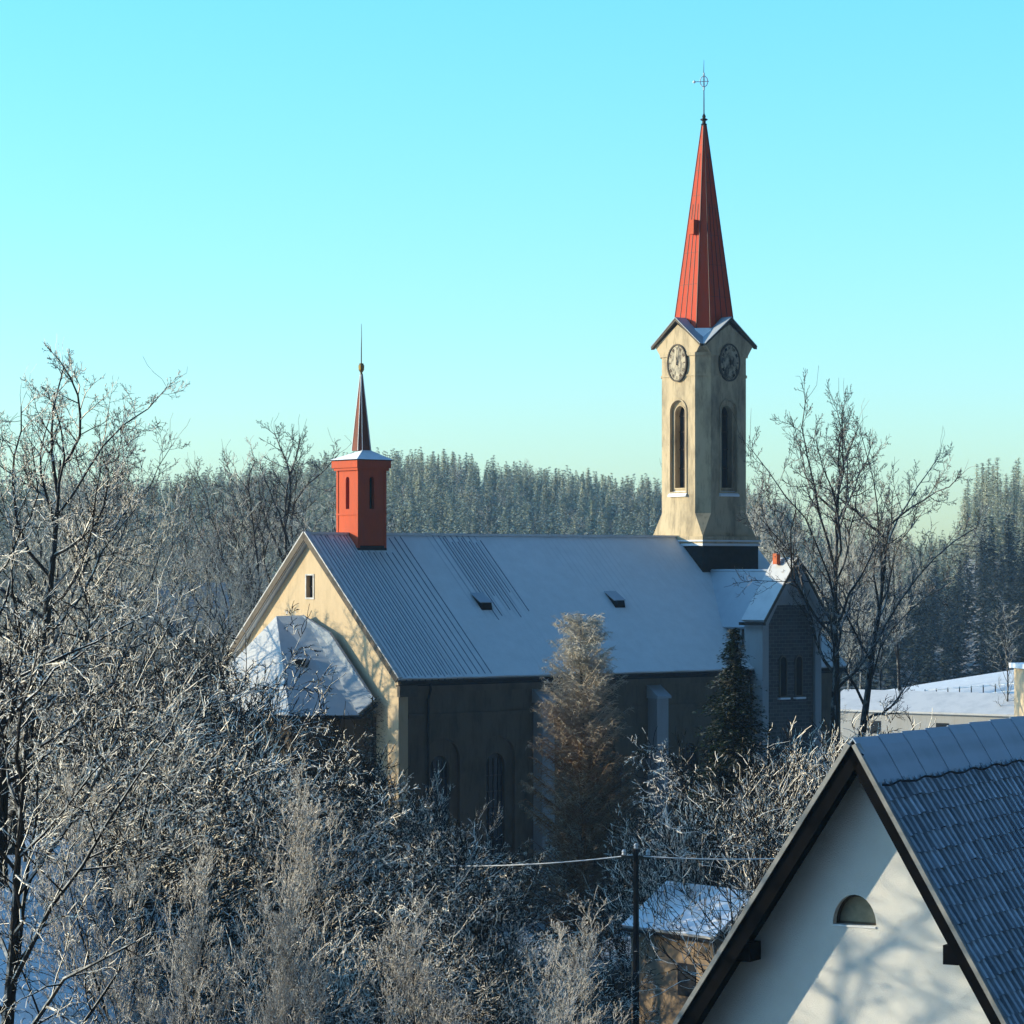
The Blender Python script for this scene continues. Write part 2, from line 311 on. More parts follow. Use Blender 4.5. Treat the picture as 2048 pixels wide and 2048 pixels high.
# ------------------------------------------------------------------ church
ZR, ZE, WE, WW = 21.95, 13.93, 8.66, 8.25         # ridge, eave, eave half width, wall half width
SL = (ZR - ZE) / WE; LN = 34.6
ch = empty('church', (-11.45, 170, 0), R(40))
tag(ch, 'old church with frosted roof, sunlit gable, red turret and tall clock tower', 'church')
def zr(v): return ZR - SL * abs(v)
def build_church():
    # nave walls: the gable end plaster and the long walls
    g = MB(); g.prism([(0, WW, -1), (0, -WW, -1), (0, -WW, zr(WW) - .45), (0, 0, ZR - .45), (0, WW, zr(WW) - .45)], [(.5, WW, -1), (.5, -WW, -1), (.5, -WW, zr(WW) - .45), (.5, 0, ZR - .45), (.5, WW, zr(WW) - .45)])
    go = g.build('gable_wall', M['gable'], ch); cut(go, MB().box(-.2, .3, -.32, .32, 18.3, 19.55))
    wn = MB().box(.26, .30, -.32, .32, 18.3, 19.55).build('window', M['dark'], ch)
    f = MB(); ring(f, [(-.42, 18.2), (.42, 18.2), (.42, 19.63), (-.42, 19.63)], [(-.32, 18.3), (.32, 18.3), (.32, 19.55), (-.32, 19.55)], lambda a, z: (-.04, a, z), lambda a, z: (.003, a, z)); f.build('frame', M['verge'], wn)
    MB().box(.18, .24, -.03, .03, 18.3, 19.55).box(.18, .24, -.3, .3, 18.9, 18.95).build('bars', M['trim'], wn)
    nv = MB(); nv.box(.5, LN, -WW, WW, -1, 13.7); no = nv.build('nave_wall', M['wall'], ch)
    c = MB()
    wx = [3.0, 7.0, 14.6, 22.0]
    for x in wx: extr(c, arch2d(x, 2.2, 2.5, 10.6), lambda a, z: (a, -WW - .2, z), lambda a, z: (a, -WW + .22, z))
    cut(no, c); c = MB()
    for x in wx: extr(c, arch2d(x, 3.0, 1.35, 9.6), lambda a, z: (a, -WW - .1, z), lambda a, z: (a, -WW + .5, z))
    cut(no, c)
    for x in wx:
        p = MB(); extr(p, arch2d(x, 3.0, 1.35, 9.6), lambda a, z: (a, -WW + .44, z), lambda a, z: (a, -WW + .49, z)); wo = p.build('window', M['glass'], ch)
        b_ = MB()
        for i in range(3): b_.box(x - .35 + .35 * i - .025, x - .35 + .35 * i + .025, -WW + .38, -WW + .43, 3.0, 9.3)
        for i in range(6): b_.box(x - .66, x + .66, -WW + .375, -WW + .435, 3.8 + i * .9, 3.85 + i * .9)
        b_.build('bars', M['iron'], wo)
        s_ = MB().prism([(x - 1.3, -WW - .12, 2.0), (x + 1.3, -WW - .12, 2.0), (x + 1.3, -WW + .2, 2.0), (x - 1.3, -WW + .2, 2.0)], [(x - 1.3, -WW - .12, 2.1), (x + 1.3, -WW - .12, 2.1), (x + 1.3, -WW + .2, 2.25), (x - 1.3, -WW + .2, 2.25)]); s_.build('sill', M['ledge'], wo)
    # cornice, string course
    MB().box(.5, LN - .1, -WW - .22, -WW - .002, 13.15, 13.55).box(.6, 9.4, -WW - .09, -WW - .002, 11.75, 11.95).box(10.8, 18.2, -WW - .09, -WW - .002, 11.75, 11.95).box(19.6, 24.5, -WW - .09, -WW - .002, 11.75, 11.95).build('cornice', M['wall'], ch)
    # corner pier lit by the sun, and kneeler stones
    MB().box(-.25, .4, -WW - .25, -WW + .7, -1, 13.4).build('corner_pier', M['gable'], ch)
    MB().box(-.35, .9, -WW - .5, -WW - .26, 12.95, 13.55).build('kneeler', M['trim'], ch)
    for x in (9.5, 18.3):
        b_ = MB().box(x + .1, x + 1.0, -WW - .8, -WW - .002, -1, 12.35); bo = b_.build('buttress', M['butt'], ch)
        k = MB().prism([(x, -WW - .95, 12.36), (x + 1.1, -WW - .95, 12.36), (x + 1.1, -WW - .002, 12.36), (x, -WW - .002, 12.36)], [(x, -WW - .95, 12.5), (x + 1.1, -WW - .95, 12.5), (x + 1.1, -WW - .002, 13.12), (x, -WW - .002, 13.12)]); k.build('buttress_cap', M['annroof'], bo)
    # roof slabs
    th = .22; x0, x1 = -.38, LN + .2
    def roofside(s):
        pts = [(x0, 0, ZR), (x0, s * WE, ZE), (x1, s * WE, ZE), (x1, 0, ZR)]
        if s > 0: pts.reverse()
        nseg = 1; mb = MB(); mb.slab(pts, th); return mb.build('roof', [M['navroof']], ch)
    r1 = roofside(-1); r2 = roofside(1)
    # standing seams as real ridges where the frost has come off
    sm = MB(); rr = random.Random(4)
    for i in range(1, 74):
        x = i * .45
        if x < 6.5: a, b_ = rr.uniform(.1, .8), 8.5
        elif 9.0 < x < 12.6: a, b_ = rr.uniform(.1, .6), rr.uniform(3.5, 5.5)
        else: continue
        if 2.5 < x < 5.0: a = 1.2
        sm.prism([(x, -a, zr(a) + .002), (x + .04, -a, zr(a) + .002), (x + .04, -b_, zr(b_) + .002), (x, -b_, zr(b_) + .002)],
                 [(x, -a - .01, zr(a) + .035), (x + .04, -a - .01, zr(a) + .035), (x + .04, -b_, zr(b_) + .035), (x, -b_, zr(b_) + .035)])
    sm.build('roof_seams', M['seam'], r1)
    mb = MB().box(x0, x1 - .1, -.13, .13, ZR - .08, ZR + .06); mb.build('ridge_cap', M['ledge'], ch)
    for s in (-1, 1):
        d = Vector((0, s * WE, ZE - ZR)).normalized(); up = Vector((0, -d.z * s, d.y * s)) * 1; up = Vector((0, s * SL, 1)).normalized()
        a = Vector((x0 - .07, 0, ZR)); e = Vector((x0 - .07, s * WE, ZE))
        q = [a + up * .05, e + up * .05, e - up * .28, a - up * .28]
        MB().prism(q, [p + Vector((.066, 0, 0)) for p in q]).build('bargeboard', M['trim'], ch)
        q = [a + up * .13, e + up * .13, e + up * .055, a + up * .055]
        MB().prism(q, [p + Vector((.30, 0, 0)) for p in q]).build('verge_frost', M['verge'], ch)
        MB().box(x0 + .05, x1 - .1, s * WE - .1, s * WE + .1, ZE - .32, ZE - .12).build('gutter', M['gutter'], ch)
        lip = MB(); lip.tube([(x0 + i * .7, s * WE - s * .03 + .03 * math.sin(i * 2.1), ZE + .0 + .015 * math.sin(i * 1.3)) for i in range(int((x1 - x0) / .7) + 1)], .065, 6); lip.build('eave_snow', M['ledge'], ch)
        MB().box(x0 + .05, x1 - .1, min(s * WE, s * WW) + .12, max(s * WE, s * WW) - .12, ZE - .42, ZE - .34).build('soffit', M['gutter'], ch)
    MB().tube([(-.1 + 1.9, -WE, ZE - .3), (1.9, -WE + .05, ZE - .6), (1.9, -WW - .12, ZE - 1.2), (1.9, -WW - .12, 0)], .07, 8).build('downpipe', M['gutter'], ch)
    MB().tube([(24.6, -WE, ZE - .3), (24.6, -WE + .05, ZE - .6), (24.6, -WW - .12, ZE - 1.2), (24.6, -WW - .12, 0)], .06, 8).build('downpipe', M['ledge'], ch)
    # small roof hatches: shadowed opening painted as a dark body, with a frosted lid
    def hatch(x, v):
        z = zr(v); k = MB()
        k.prism([(x - .4, -v - .55, zr(v + .55) + .01), (x + .4, -v - .55, zr(v + .55) + .01), (x + .4, -v + .35, zr(v - .35) + .01), (x - .4, -v + .35, zr(v - .35) + .01)],
                [(x - .4, -v - .45, zr(v + .55) + .42), (x + .4, -v - .45, zr(v + .55) + .42), (x + .4, -v + .35, zr(v - .35) + .06), (x - .4, -v + .35, zr(v - .35) + .06)])
        ho = k.build('roof_hatch', M['dark'], ch)
        l = MB().slab([(x - .46, -v - .5, zr(v + .55) + .47), (x + .46, -v - .5, zr(v + .55) + .47), (x + .46, -v + .4, zr(v - .4) + .12), (x - .46, -v + .4, zr(v - .4) + .12)], .045); l.build('lid', M['annroof'], ho)
    hatch(9.1, 4.2); hatch(19.45, 4.15)
    # ---- red ridge turret
    TX = 3.65
    def sq(h, z, cx=TX, cy=0): return [(cx - h, cy - h, z), (cx + h, cy - h, z), (cx + h, cy + h, z), (cx - h, cy + h, z)]
    def octo(H, a, z, cx=TX, cy=0):
        return [(cx + x, cy + y, z) for x, y in ((-H + a, -H), (H - a, -H), (H, -H + a), (H, H - a), (H - a, H), (-H + a, H), (-H, H - a), (-H, -H + a))]
    t = MB().prism(sq(.99, 20.2), sq(.99, 25.75)); to = t.build('ridge_turret', M['red2'], ch)
    c = MB()
    zl, zh = 23.35, 25.2
    for s in (-1, 1):
        ap = lambda a, z, q: None
        extr(c, arch2d(TX, zl, .34, zh, 6), lambda a, z: (a, s * 1.1, z), lambda a, z: (a, s * .75, z))
    cut(to, c); c = MB()
    for s in (-1, 1): extr(c, arch2d(0, zl, .34, zh, 6), lambda a, z: (TX + s * 1.1, a, z), lambda a, z: (TX + s * .75, a, z))
    cut(to, c)
    for q in ((TX - .17, TX + .17, -.76, -.752), (TX - .17, TX + .17, .752, .76)): MB().box(*q, zl, zh).build('louvre', M['dark'], to)
    for q in ((TX - .76, TX - .752, -.17, .17), (TX + .752, TX + .76, -.17, .17)): MB().box(*q, zl, zh).build('louvre', M['dark'], to)
    m_ = MB()
    for q in ((1.04, 23.0, 23.1), (1.13, 25.55, 25.7), (1.22, 25.7, 26.12)):
        m_.prism(sq(q[0], q[1]), sq(q[0], q[2]))
    for sxx in (-1, 1):
        for syy in (-1, 1):
            x, y = TX + sxx * .95, syy * .95; m_.box(x - .08, x + .08, y - .08, y + .08, 20.2, 25.55)
    m_.build('turret_moulding', M['red2'], to)
    MB().prism(sq(1.12, ZR - 1.9), sq(1.02, ZR - .7)).prism(sq(1.28, 26.12), sq(1.3, 26.17)).build('flashing', M['gutter'], to)
    MB().prism(sq(1.3, 26.173), octo(.5, .2, 26.72)).build('turret_eave', M['snow'], to)
    MB().prism(octo(.47, .19, 26.7), octo(.05, .02, 31.1)).build('turret_spire', M['brown'], to)
    sp = MB(); b0, b1 = octo(.48, .19, 26.7), octo(.06, .02, 31.1)
    for a, b_ in zip(b0, b1): sp.tube([a, b_], .022, 4)
    sp.build('hip_seam', M['ledge'], to)
    fn = MB().lathe((TX, 0, 31.0), [(.06, 0), (.09, .1), (.05, .18), (.16, .35), (.17, .6), (.12, .68), (.13, .72), (.03, .74)], 10).build('finial', M['gold'], to)
    MB().tube([(TX, 0, 31.7), (TX, 0, 32.6), (TX + .02, 0, 33.3), (TX, 0, 34.0)], [.035, .03, .02, .012], 6).build('lightning_rod', M['iron'], to)
    # ---- clock tower
    CX = 30.8
    sqt = lambda h, z: sq(h, z, CX); oc = lambda H, a, z: octo(H, a, z, CX)
    MB().prism(sqt(2.42, 16), sqt(2.42, 21.35)).build('tower_base', M['base'], ch)
    l_ = MB().prism(sqt(2.5, 21.35), sqt(2.5, 21.5)).prism(sqt(2.58, 21.62), sqt(2.58, 21.72)); l_.build('base_ledge', M['ledge'], ch)
    MB().prism(sqt(2.46, 21.5), sqt(2.46, 21.62)).prism(sqt(2.52, 21.72), sqt(2.52, 21.95)).build('base_moulding', M['tower'], ch)
    # broached foot: square below, chamfered above
    h, a = 2.22, .7
    shaft = MB(); b0 = oc(2.3, .001, 21.95); b1 = oc(h, a, 23.4); b2 = oc(h, a, 33.95)
    shaft.prism(b0, b1); shaft2 = MB().prism(oc(h, a, 23.4), oc(h, a, 34.0))
    fo = shaft.build('tower_foot', M['tower'], ch)
    so = shaft2.build('tower_wall', M['tower'], ch)
    faces = [(lambda a_, d, z: (CX + a_, -h - d, z)), (lambda a_, d, z: (CX - h - d, -a_, z)), (lambda a_, d, z: (CX + a_, h + d, z)), (lambda a_, d, z: (CX + h + d, -a_, z))]
    ell = [(0.83 * math.cos(2 * math.pi * i / 40), 32.84 + 1.13 * math.sin(2 * math.pi * i / 40)) for i in range(40)]
    for fp in faces:
        c = MB(); extr(c, arch2d(0, 24.75, 1.42, 30.5), lambda p, z: fp(p, .2, z), lambda p, z: fp(p, -.18, z)); cut(so, c)
        c = MB(); extr(c, arch2d(0, 25.0, .92, 30.15), lambda p, z: fp(p, .1, z), lambda p, z: fp(p, -.62, z)); cut(so, c)
        p_ = MB(); extr(p_, arch2d(0, 25.0, .92, 30.15), lambda p, z: fp(p, -.58, z), lambda p, z: fp(p, -.61, z)); wo = p_.build('tower_window', M['glass'], ch)
        f_ = MB(); ring(f_, arch2d(0, 24.66, 1.62, 30.6), arch2d(0, 24.76, 1.42, 30.5), lambda p, z: fp(p, .06, z), lambda p, z: fp(p, .003, z))
        ring(f_, arch2d(0, 24.92, 1.04, 30.21), arch2d(0, 25.0, .92, 30.15), lambda p, z: fp(p, -.14, z), lambda p, z: fp(p, -.177, z)); f_.build('frame', M['tower'], wo)
        b_ = MB(); extr(b_, [(-.03, 25), (.03, 25), (.03, 30.1), (-.03, 30.1)], lambda p, z: fp(p, -.52, z), lambda p, z: fp(p, -.57, z))
        for zz in (26.2, 27.4, 28.5, 29.5): extr(b_, [(-.45, zz), (.45, zz), (.45, zz + .06), (-.45, zz + .06)], lambda p, z: fp(p, -.515, z), lambda p, z: fp(p, -.575, z))
        b_.build('bars', M['iron'], wo)
        s_ = MB(); b = len(s_.v); q = [(-.82, .16, 24.45), (.82, .16, 24.45), (.82, -.16, 24.45), (-.82, -.16, 24.45)]; q2 = [(-.82, .16, 24.56), (.82, .16, 24.56), (.82, -.16, 24.8), (-.82, -.16, 24.8)]
        s_.prism([fp(x, d, z) for x, d, z in q], [fp(x, d, z) for x, d, z in q2]); s_.build('sill', M['snow'], wo)
        # clock
        k_ = MB(); extr(k_, ell, lambda p, z: fp(p, .12, z), lambda p, z: fp(p, .003, z)); co = k_.build('clock', M['clock'], ch)
        k_ = MB(); ring(k_, [(p * 1.07, 32.84 + (z - 32.84) * 1.05) for p, z in ell], [(p * .97, 32.84 + (z - 32.84) * .97) for p, z in ell], lambda p, z: fp(p, .17, z), lambda p, z: fp(p, .004, z)); k_.build('clock_rim', M['trim'], co)
        k_ = MB()
        for i in range(12):
            t_ = math.pi * i / 6; sn, cs = math.sin(t_), math.cos(t_)
            def bar(off):
                tx, tz = cs * .034, -sn * .034
                p0 = (sn * .60 + off * cs, 32.84 + cs * .83 - off * sn); p1 = (sn * .74 + off * cs, 32.84 + cs * 1.0 - off * sn)
                extr(k_, [(p0[0] - tx * .6, p0[1] - tz), (p1[0] - tx * .6, p1[1] - tz), (p1[0] + tx * .6, p1[1] + tz), (p0[0] + tx * .6, p0[1] + tz)], lambda p, z: fp(p, .14, z), lambda p, z: fp(p, .121, z))
            for off in ((0,), (-.05, .05), (-.07, 0, .07))[i % 3]: bar(off)
        k_.build('clock_numerals', M['iron'], co)
        for ang, ln, wd in ((R(5), .78, .035), (R(-12), .48, .055)):
            sn, cs = math.sin(ang), math.cos(ang)
            q = [(-cs * wd * .7 - sn * .12, 32.84 + sn * wd - cs * .15), (cs * wd * .7 - sn * .12, 32.84 - sn * wd - cs * .15), (sn * ln * .75, 32.84 + cs * ln)]
            k_ = MB(); extr(k_, q, lambda p, z: fp(p, .165 if ln < .6 else .185, z), lambda p, z: fp(p, .15 if ln < .6 else .17, z)); k_.build('clock_hand', M['iron'], co)
        # gable over the clock, with overhanging verges
        w2, ze, za = h - .05, 33.95, 35.25
        k_ = MB(); extr(k_, [(-w2 + .6, 33.3), (w2 - .6, 33.3), (w2 - .1, ze), (0, za), (-w2 + .1, ze)], lambda p, z: fp(p, .06, z), lambda p, z: fp(p, -.3, z)); go_ = k_.build('tower_gable', M['tower'], ch)
        for s in (-1, 1):
            q = [(0, za + .22), (s * (w2 + .08), ze - .16), (s * (w2 + .08), ze - .02), (0, za + .40)]
            k_ = MB(); extr(k_, q, lambda p, z: fp(p, .26, z), lambda p, z: fp(p, -.02, z)); k_.build('verge', M['trim'], go_)
            q = [(0, za + .405), (s * (w2 + .08), ze - .015), (s * (w2 + .08), ze + .03), (0, za + .46)]
            k_ = MB(); b = [fp(p, .29, z) for p, z in q]; e = [fp(p, -1.25, z) for p, z in q]; 
            k_.prism(b, e); k_.build('gable_roof', M['annroof'], go_)
    # corner cornices + corner roof pieces
    MB().prism(oc(h + .08, a, 33.25), oc(h + .1, a, 33.45)).prism(oc(h + .05, a, 31.98), oc(h + .05, a, 32.1)).build('cornice', M['tower'], ch)
    MB().prism(oc(h + .03, a + .0, 33.985), oc(1.7, .63, 35.0)).build('spire_skirt', M['snow'], ch)
    H0, A0, z0, z1 = 1.72, .64, 34.6, 48.05
    so = MB().prism(oc(H0, A0, z0), oc(.11, .04, z1)).build('spire', M['red'], ch)
    sm = MB()
    b0, b1 = oc(H0 + .01, A0, z0), oc(.12, .04, z1)
    hip = MB()
    for p, q in zip(b0, b1): hip.tube([p, q], .03, 4)
    hip.build('hip_seam', M['redseam'], so)
    for i in range(8):
        p0, p1 = Vector(b0[i]), Vector(b0[(i + 1) % 8]); q0, q1 = Vector(b1[i]), Vector(b1[(i + 1) % 8]); n_ = 3 if i % 2 == 0 else 0
        for k in range(n_):
            f_ = (k + 1) / (n_ + 1); top = .62 if k != 1 else .86
            A_ = p0.lerp(p1, f_); B_ = p0.lerp(q0, top).lerp(p1.lerp(q1, top), f_); sm.tube([A_, B_], [.025, .02], 4)
        for lv in (.18, .33, .47, .6, .72, .84):
            if i % 2 == 0:
                sm.tube([p0.lerp(q0, lv + .01 * i), p1.lerp(q1, lv + .01 * i)], .012, 4)
    sm.build('standing_seam', M['redseam'], so)
    # small access hatch on the sunlit side
    p = Vector((CX - 1.08, -.15, 41.6)); MB().prism([(p.x - .16, -.35, 41.0), (p.x - .16, .05, 41.0), (p.x + .3, .05, 41.0), (p.x + .3, -.35, 41.0)], [(p.x - .14, -.35, 41.9), (p.x - .14, .05, 41.9), (p.x + .3, .05, 41.9), (p.x + .3, -.35, 41.9)]).build('spire_hatch', M['red2'], so)
    MB().lathe((CX, 0, 47.95), [(.17, 0), (.2, .1), (.12, .15), (.12, .3), (.24, .36), (.24, .42), (.1, .47), (.12, .6), (.05, .75)], 12).build('finial', M['iron'], so)
    MB().tube([(CX, 0, 48.6), (CX, 0, 50.0), (CX - .02, .01, 51), (CX, 0, 52.1)], [.045, .035, .03, .012], 6).build('spire_rod', M['iron'], so)
    k_ = MB(); n_ = 14
    fx = lambda a_, z: Vector((CX, 0, 0)) + Vector((math.cos(R(-40)), math.sin(R(-40)), 0)) * a_ + Vector((0, 0, z))
    k_.tube([fx(.24 * math.cos(2 * math.pi * i / n_), 50.75 + .34 * math.sin(2 * math.pi * i / n_)) for i in range(n_ + 1)], .03, 5, cap=False)
    k_.tube([fx(-.62, 50.72), fx(.3, 50.76)], .028, 5).tube([fx(0, 50.2), fx(0, 51.3)], .05, 5)
    k_.lathe(fx(-.62, 50.62), [(.02, 0), (.09, .06), (.09, .14), (.02, .2)], 8); k_.build('cross', M['white_metal'], so)
    # ---- transept beside the tower
    TC = 30.2
    def gabled(x0, x1, zr_, ze_, va, vb, name, wallm, roofm, ov, f0):
        xm = (x0 + x1) / 2; iw = .28
        q = [(x0 + iw, 0), (x1 - iw, 0), (x1 - iw, ze_), (xm, zr_ - .3), (x0 + iw, ze_)]
        k = MB(); extr(k, q, lambda a_, z: (a_, -va, z), lambda a_, z: (a_, -vb, z)); wo_ = k.build(name + '_wall', wallm, ch)
        sl = (zr_ - ze_ + .0) / (xm - x0)
        rf = []
        for s in (-1, 1):
            e = xm + s * (xm - x0)
            pts = [(xm, -va, zr_), (e, -va, ze_), (e, -vb - ov, ze_), (xm, -vb - ov, zr_)]
            if s > 0: pts.reverse()
            rf.append(MB().slab(pts, .18).build(name + '_roof', roofm, ch))
        return wo_, rf, xm
    gabled(26.6, 31.7, 19.9, 16.4, 1.0, 7.4, 'transept_link', M['butt'], M['annroof'], .5, 0)
    wo_, rf, xm = gabled(26.35, 31.95, 20.60, 16.85, 7.9, 9.45, 'transept', M['butt'], M['annsnow'], .45, 0)
    V1 = 9.45
    cut(wo_, extr(MB(), [(xm - 2.0, 2), (xm + 2.0, 2), (xm + 2.0, 16.6), (xm + 1.25, 17.75), (xm - 1.25, 17.75), (xm - 2.0, 16.6)], lambda a_, z: (a_, -V1 - .2, z), lambda a_, z: (a_, -V1 + .25, z)))
    k = MB(); extr(k, [(xm - 1.98, 2.02), (xm + 1.98, 2.02), (xm + 1.98, 16.6), (xm + 1.23, 17.72), (xm - 1.23, 17.72), (xm - 1.98, 16.6)], lambda a_, z: (a_, -V1 + .2, z), lambda a_, z: (a_, -V1 + .248, z)); bo = k.build('transept_brick', M['brick'], ch)
    for dx in (-.62, .72):
        p_ = MB(); extr(p_, arch2d(xm + dx, 12.25, .5, 14.6, 8), lambda a_, z: (a_, -V1 + .16, z), lambda a_, z: (a_, -V1 + .198, z)); wo2 = p_.build('lancet_window', M['dark'], ch)
        f_ = MB(); ring(f_, arch2d(xm + dx, 12.17, .66, 14.7, 8), arch2d(xm + dx, 12.25, .5, 14.6, 8), lambda a_, z: (a_, -V1 + .11, z), lambda a_, z: (a_, -V1 + .197, z)); f_.build('frame', M['wall'], wo2)
        MB().box(xm + dx - .42, xm + dx + .42, -V1 - .06, -V1 + .2, 12.03, 12.14).build('sill', M['snow'], wo2)
    for s in (-1, 1):
        e = xm + s * 2.85; q = [(xm, 20.64), (e, 16.86), (e, 16.58), (xm, 20.36)]; k = MB(); extr(k, q, lambda a_, z: (a_, -V1 - .52, z), lambda a_, z: (a_, -V1 - .455, z)); k.build('bargeboard', M['trim'], ch)
        MB().box(min(xm + s * 2.95, xm + s * 2.75), max(xm + s * 2.95, xm + s * 2.75), -V1 - .5, -7.85, 16.53, 16.71).build('gutter', M['gutter'], ch)
    k = MB(); k.box(xm - .62, xm - .32, -8.75, -8.4, 20.2, 20.85); k.build('ridge_vent', M['orange'], ch)
    MB().tube([(xm - .2, -8.6, 20.5), (xm - .2, -8.6, 22.6)], .02, 5).tube([(xm - .2, -8.6, 21.6), (xm + .25, -8.6, 21.3)], .018, 5).build('lightning_rod', M['iron'], ch)
    MB().tube([(26.2, -WE - .1, ZE - .2), (26.5, -8.6, 12.9), (26.5, -8.6, 2)], .06, 6).build('downpipe', M['gutter'], ch)
    # ---- apse with a polygonal hipped roof
    A_, B_ = Vector((-.39, 0, 17.3)), Vector((-1.46, 1.22, 17.25))
    E = [Vector((-.39, -6.7, 12.7)), Vector((-1.1, -6.1, 11.9)), Vector((-4.3, -4.0, 11.9)), Vector((-5.2, 4.6, 12.0)), Vector((-.39, 7.6, 12.2))]
    rmb = MB(); rmb.slab([A_, E[0], E[1]], .16) if False else None
    fac = [([A_, Vector((-.39, -2.6, 16.35)), Vector((-.39, -6.7, 12.7)), E[1]], 0), ([A_, E[1], E[2], B_], 0), ([B_, E[2], E[3]], 1), ([B_, E[3], E[4]], 1), ([A_, B_, E[4], Vector((-.39, 3, 16.5))], 1)]  # front facets darker, sunward ones paler: sun and shade put into the colour
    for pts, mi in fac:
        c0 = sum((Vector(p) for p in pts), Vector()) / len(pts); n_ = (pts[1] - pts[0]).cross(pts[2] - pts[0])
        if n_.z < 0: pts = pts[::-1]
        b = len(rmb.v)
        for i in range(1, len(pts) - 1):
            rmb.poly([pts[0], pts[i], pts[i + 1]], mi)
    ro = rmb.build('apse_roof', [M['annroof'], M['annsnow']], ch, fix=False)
    sol = ro.modifiers.new('thick', 'SOLIDIFY'); sol.thickness = .18; sol.offset = -1
    ins = [Vector((-.02, -6.2, 0)), Vector((-.9, -5.7, 0)), Vector((-3.9, -3.7, 0)), Vector((-4.8, 4.3, 0)), Vector((-.02, 7.0, 0))]
    MB().prism([p + Vector((0, 0, -1)) for p in ins], [p + Vector((0, 0, 11.75)) for p in ins]).build('apse_wall', M['wall'], ch)
    g_ = MB(); g_.tube([E[0] + Vector((0, -.05, -.2)), E[1] + Vector((0, -.08, -.12)), E[2] + Vector((-.05, -.08, -.12)), E[3] + Vector((-.1, 0, -.15)), E[4] + Vector((0, .1, -.2))], .11, 8); g_.build('gutter', M['gutter'], ch)
    p = A_.lerp(E[1], .5).lerp(B_.lerp(E[2], .5), .62); k = MB()
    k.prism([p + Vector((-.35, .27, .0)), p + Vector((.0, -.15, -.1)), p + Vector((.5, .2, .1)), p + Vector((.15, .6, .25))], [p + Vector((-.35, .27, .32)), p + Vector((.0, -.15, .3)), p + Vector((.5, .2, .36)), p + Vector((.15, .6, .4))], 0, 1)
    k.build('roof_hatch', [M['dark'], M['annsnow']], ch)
M['orange'] = plain('orange_tile', (.6, .12, .03), .6)
def clockmat():
    m, n, b = newmat('weathered_clock_face'); f = noise_(n, 3.5, 6, .75, coord(n, (1, 1, .5)))
    n.links.new(mixc(n, rng_(n, f, .42, .6), (.42, .36, .26), (.05, .045, .04)), b.inputs['Base Color']); b.inputs['Roughness'].default_value = .6; return m
M['clock'] = clockmat()
build_church()

# ------------------------------------------------------------------ white house with a steep roof, lower right
M['whitewall'] = None
def housemat():
    m, n, b = newmat('rough_white_render'); f = noise_(n, 1.5, 5, .6, coord(n)); g = noise_(n, 45, 5, .75, coord(n, (1, 1, .7)))
    n.links.new(mixc(n, rng_(n, f, .35, .7, 0, .35), (.84, .84, .82), (.68, .68, .66)), b.inputs['Base Color']); b.inputs['Roughness'].default_value = .9; bump(n, b, g, .8, .04); return m
M['whitewall'] = housemat()
def tilemat():
    m, n, b = newmat('frosted_roof_tiles'); f = noise_(n, 2.2, 6, .7, coord(n)); g = noise_(n, 22, 4, .7, coord(n)); gg = N(n, 'ShaderNodeNewGeometry'); ri = gg.outputs['Random Per Island']
    c = mixc(n, rng_(n, f, .35, .7), (.50, .60, .72), (.26, .34, .43)); c = mixc(n, rng_(n, ri, 0, 1, 0, .6), c, (.09, .12, .17)); c = mixc(n, rng_(n, g, .6, .72, 0, .5), c, (.5, .54, .58))
    n.links.new(c, b.inputs['Base Color']); b.inputs['Roughness'].default_value = .6; bump(n, b, g, .3, .02); return m
M['tile'] = tilemat()
M['tile_edge'] = plain('dark_tile_edge', (.02, .022, .028), .7)
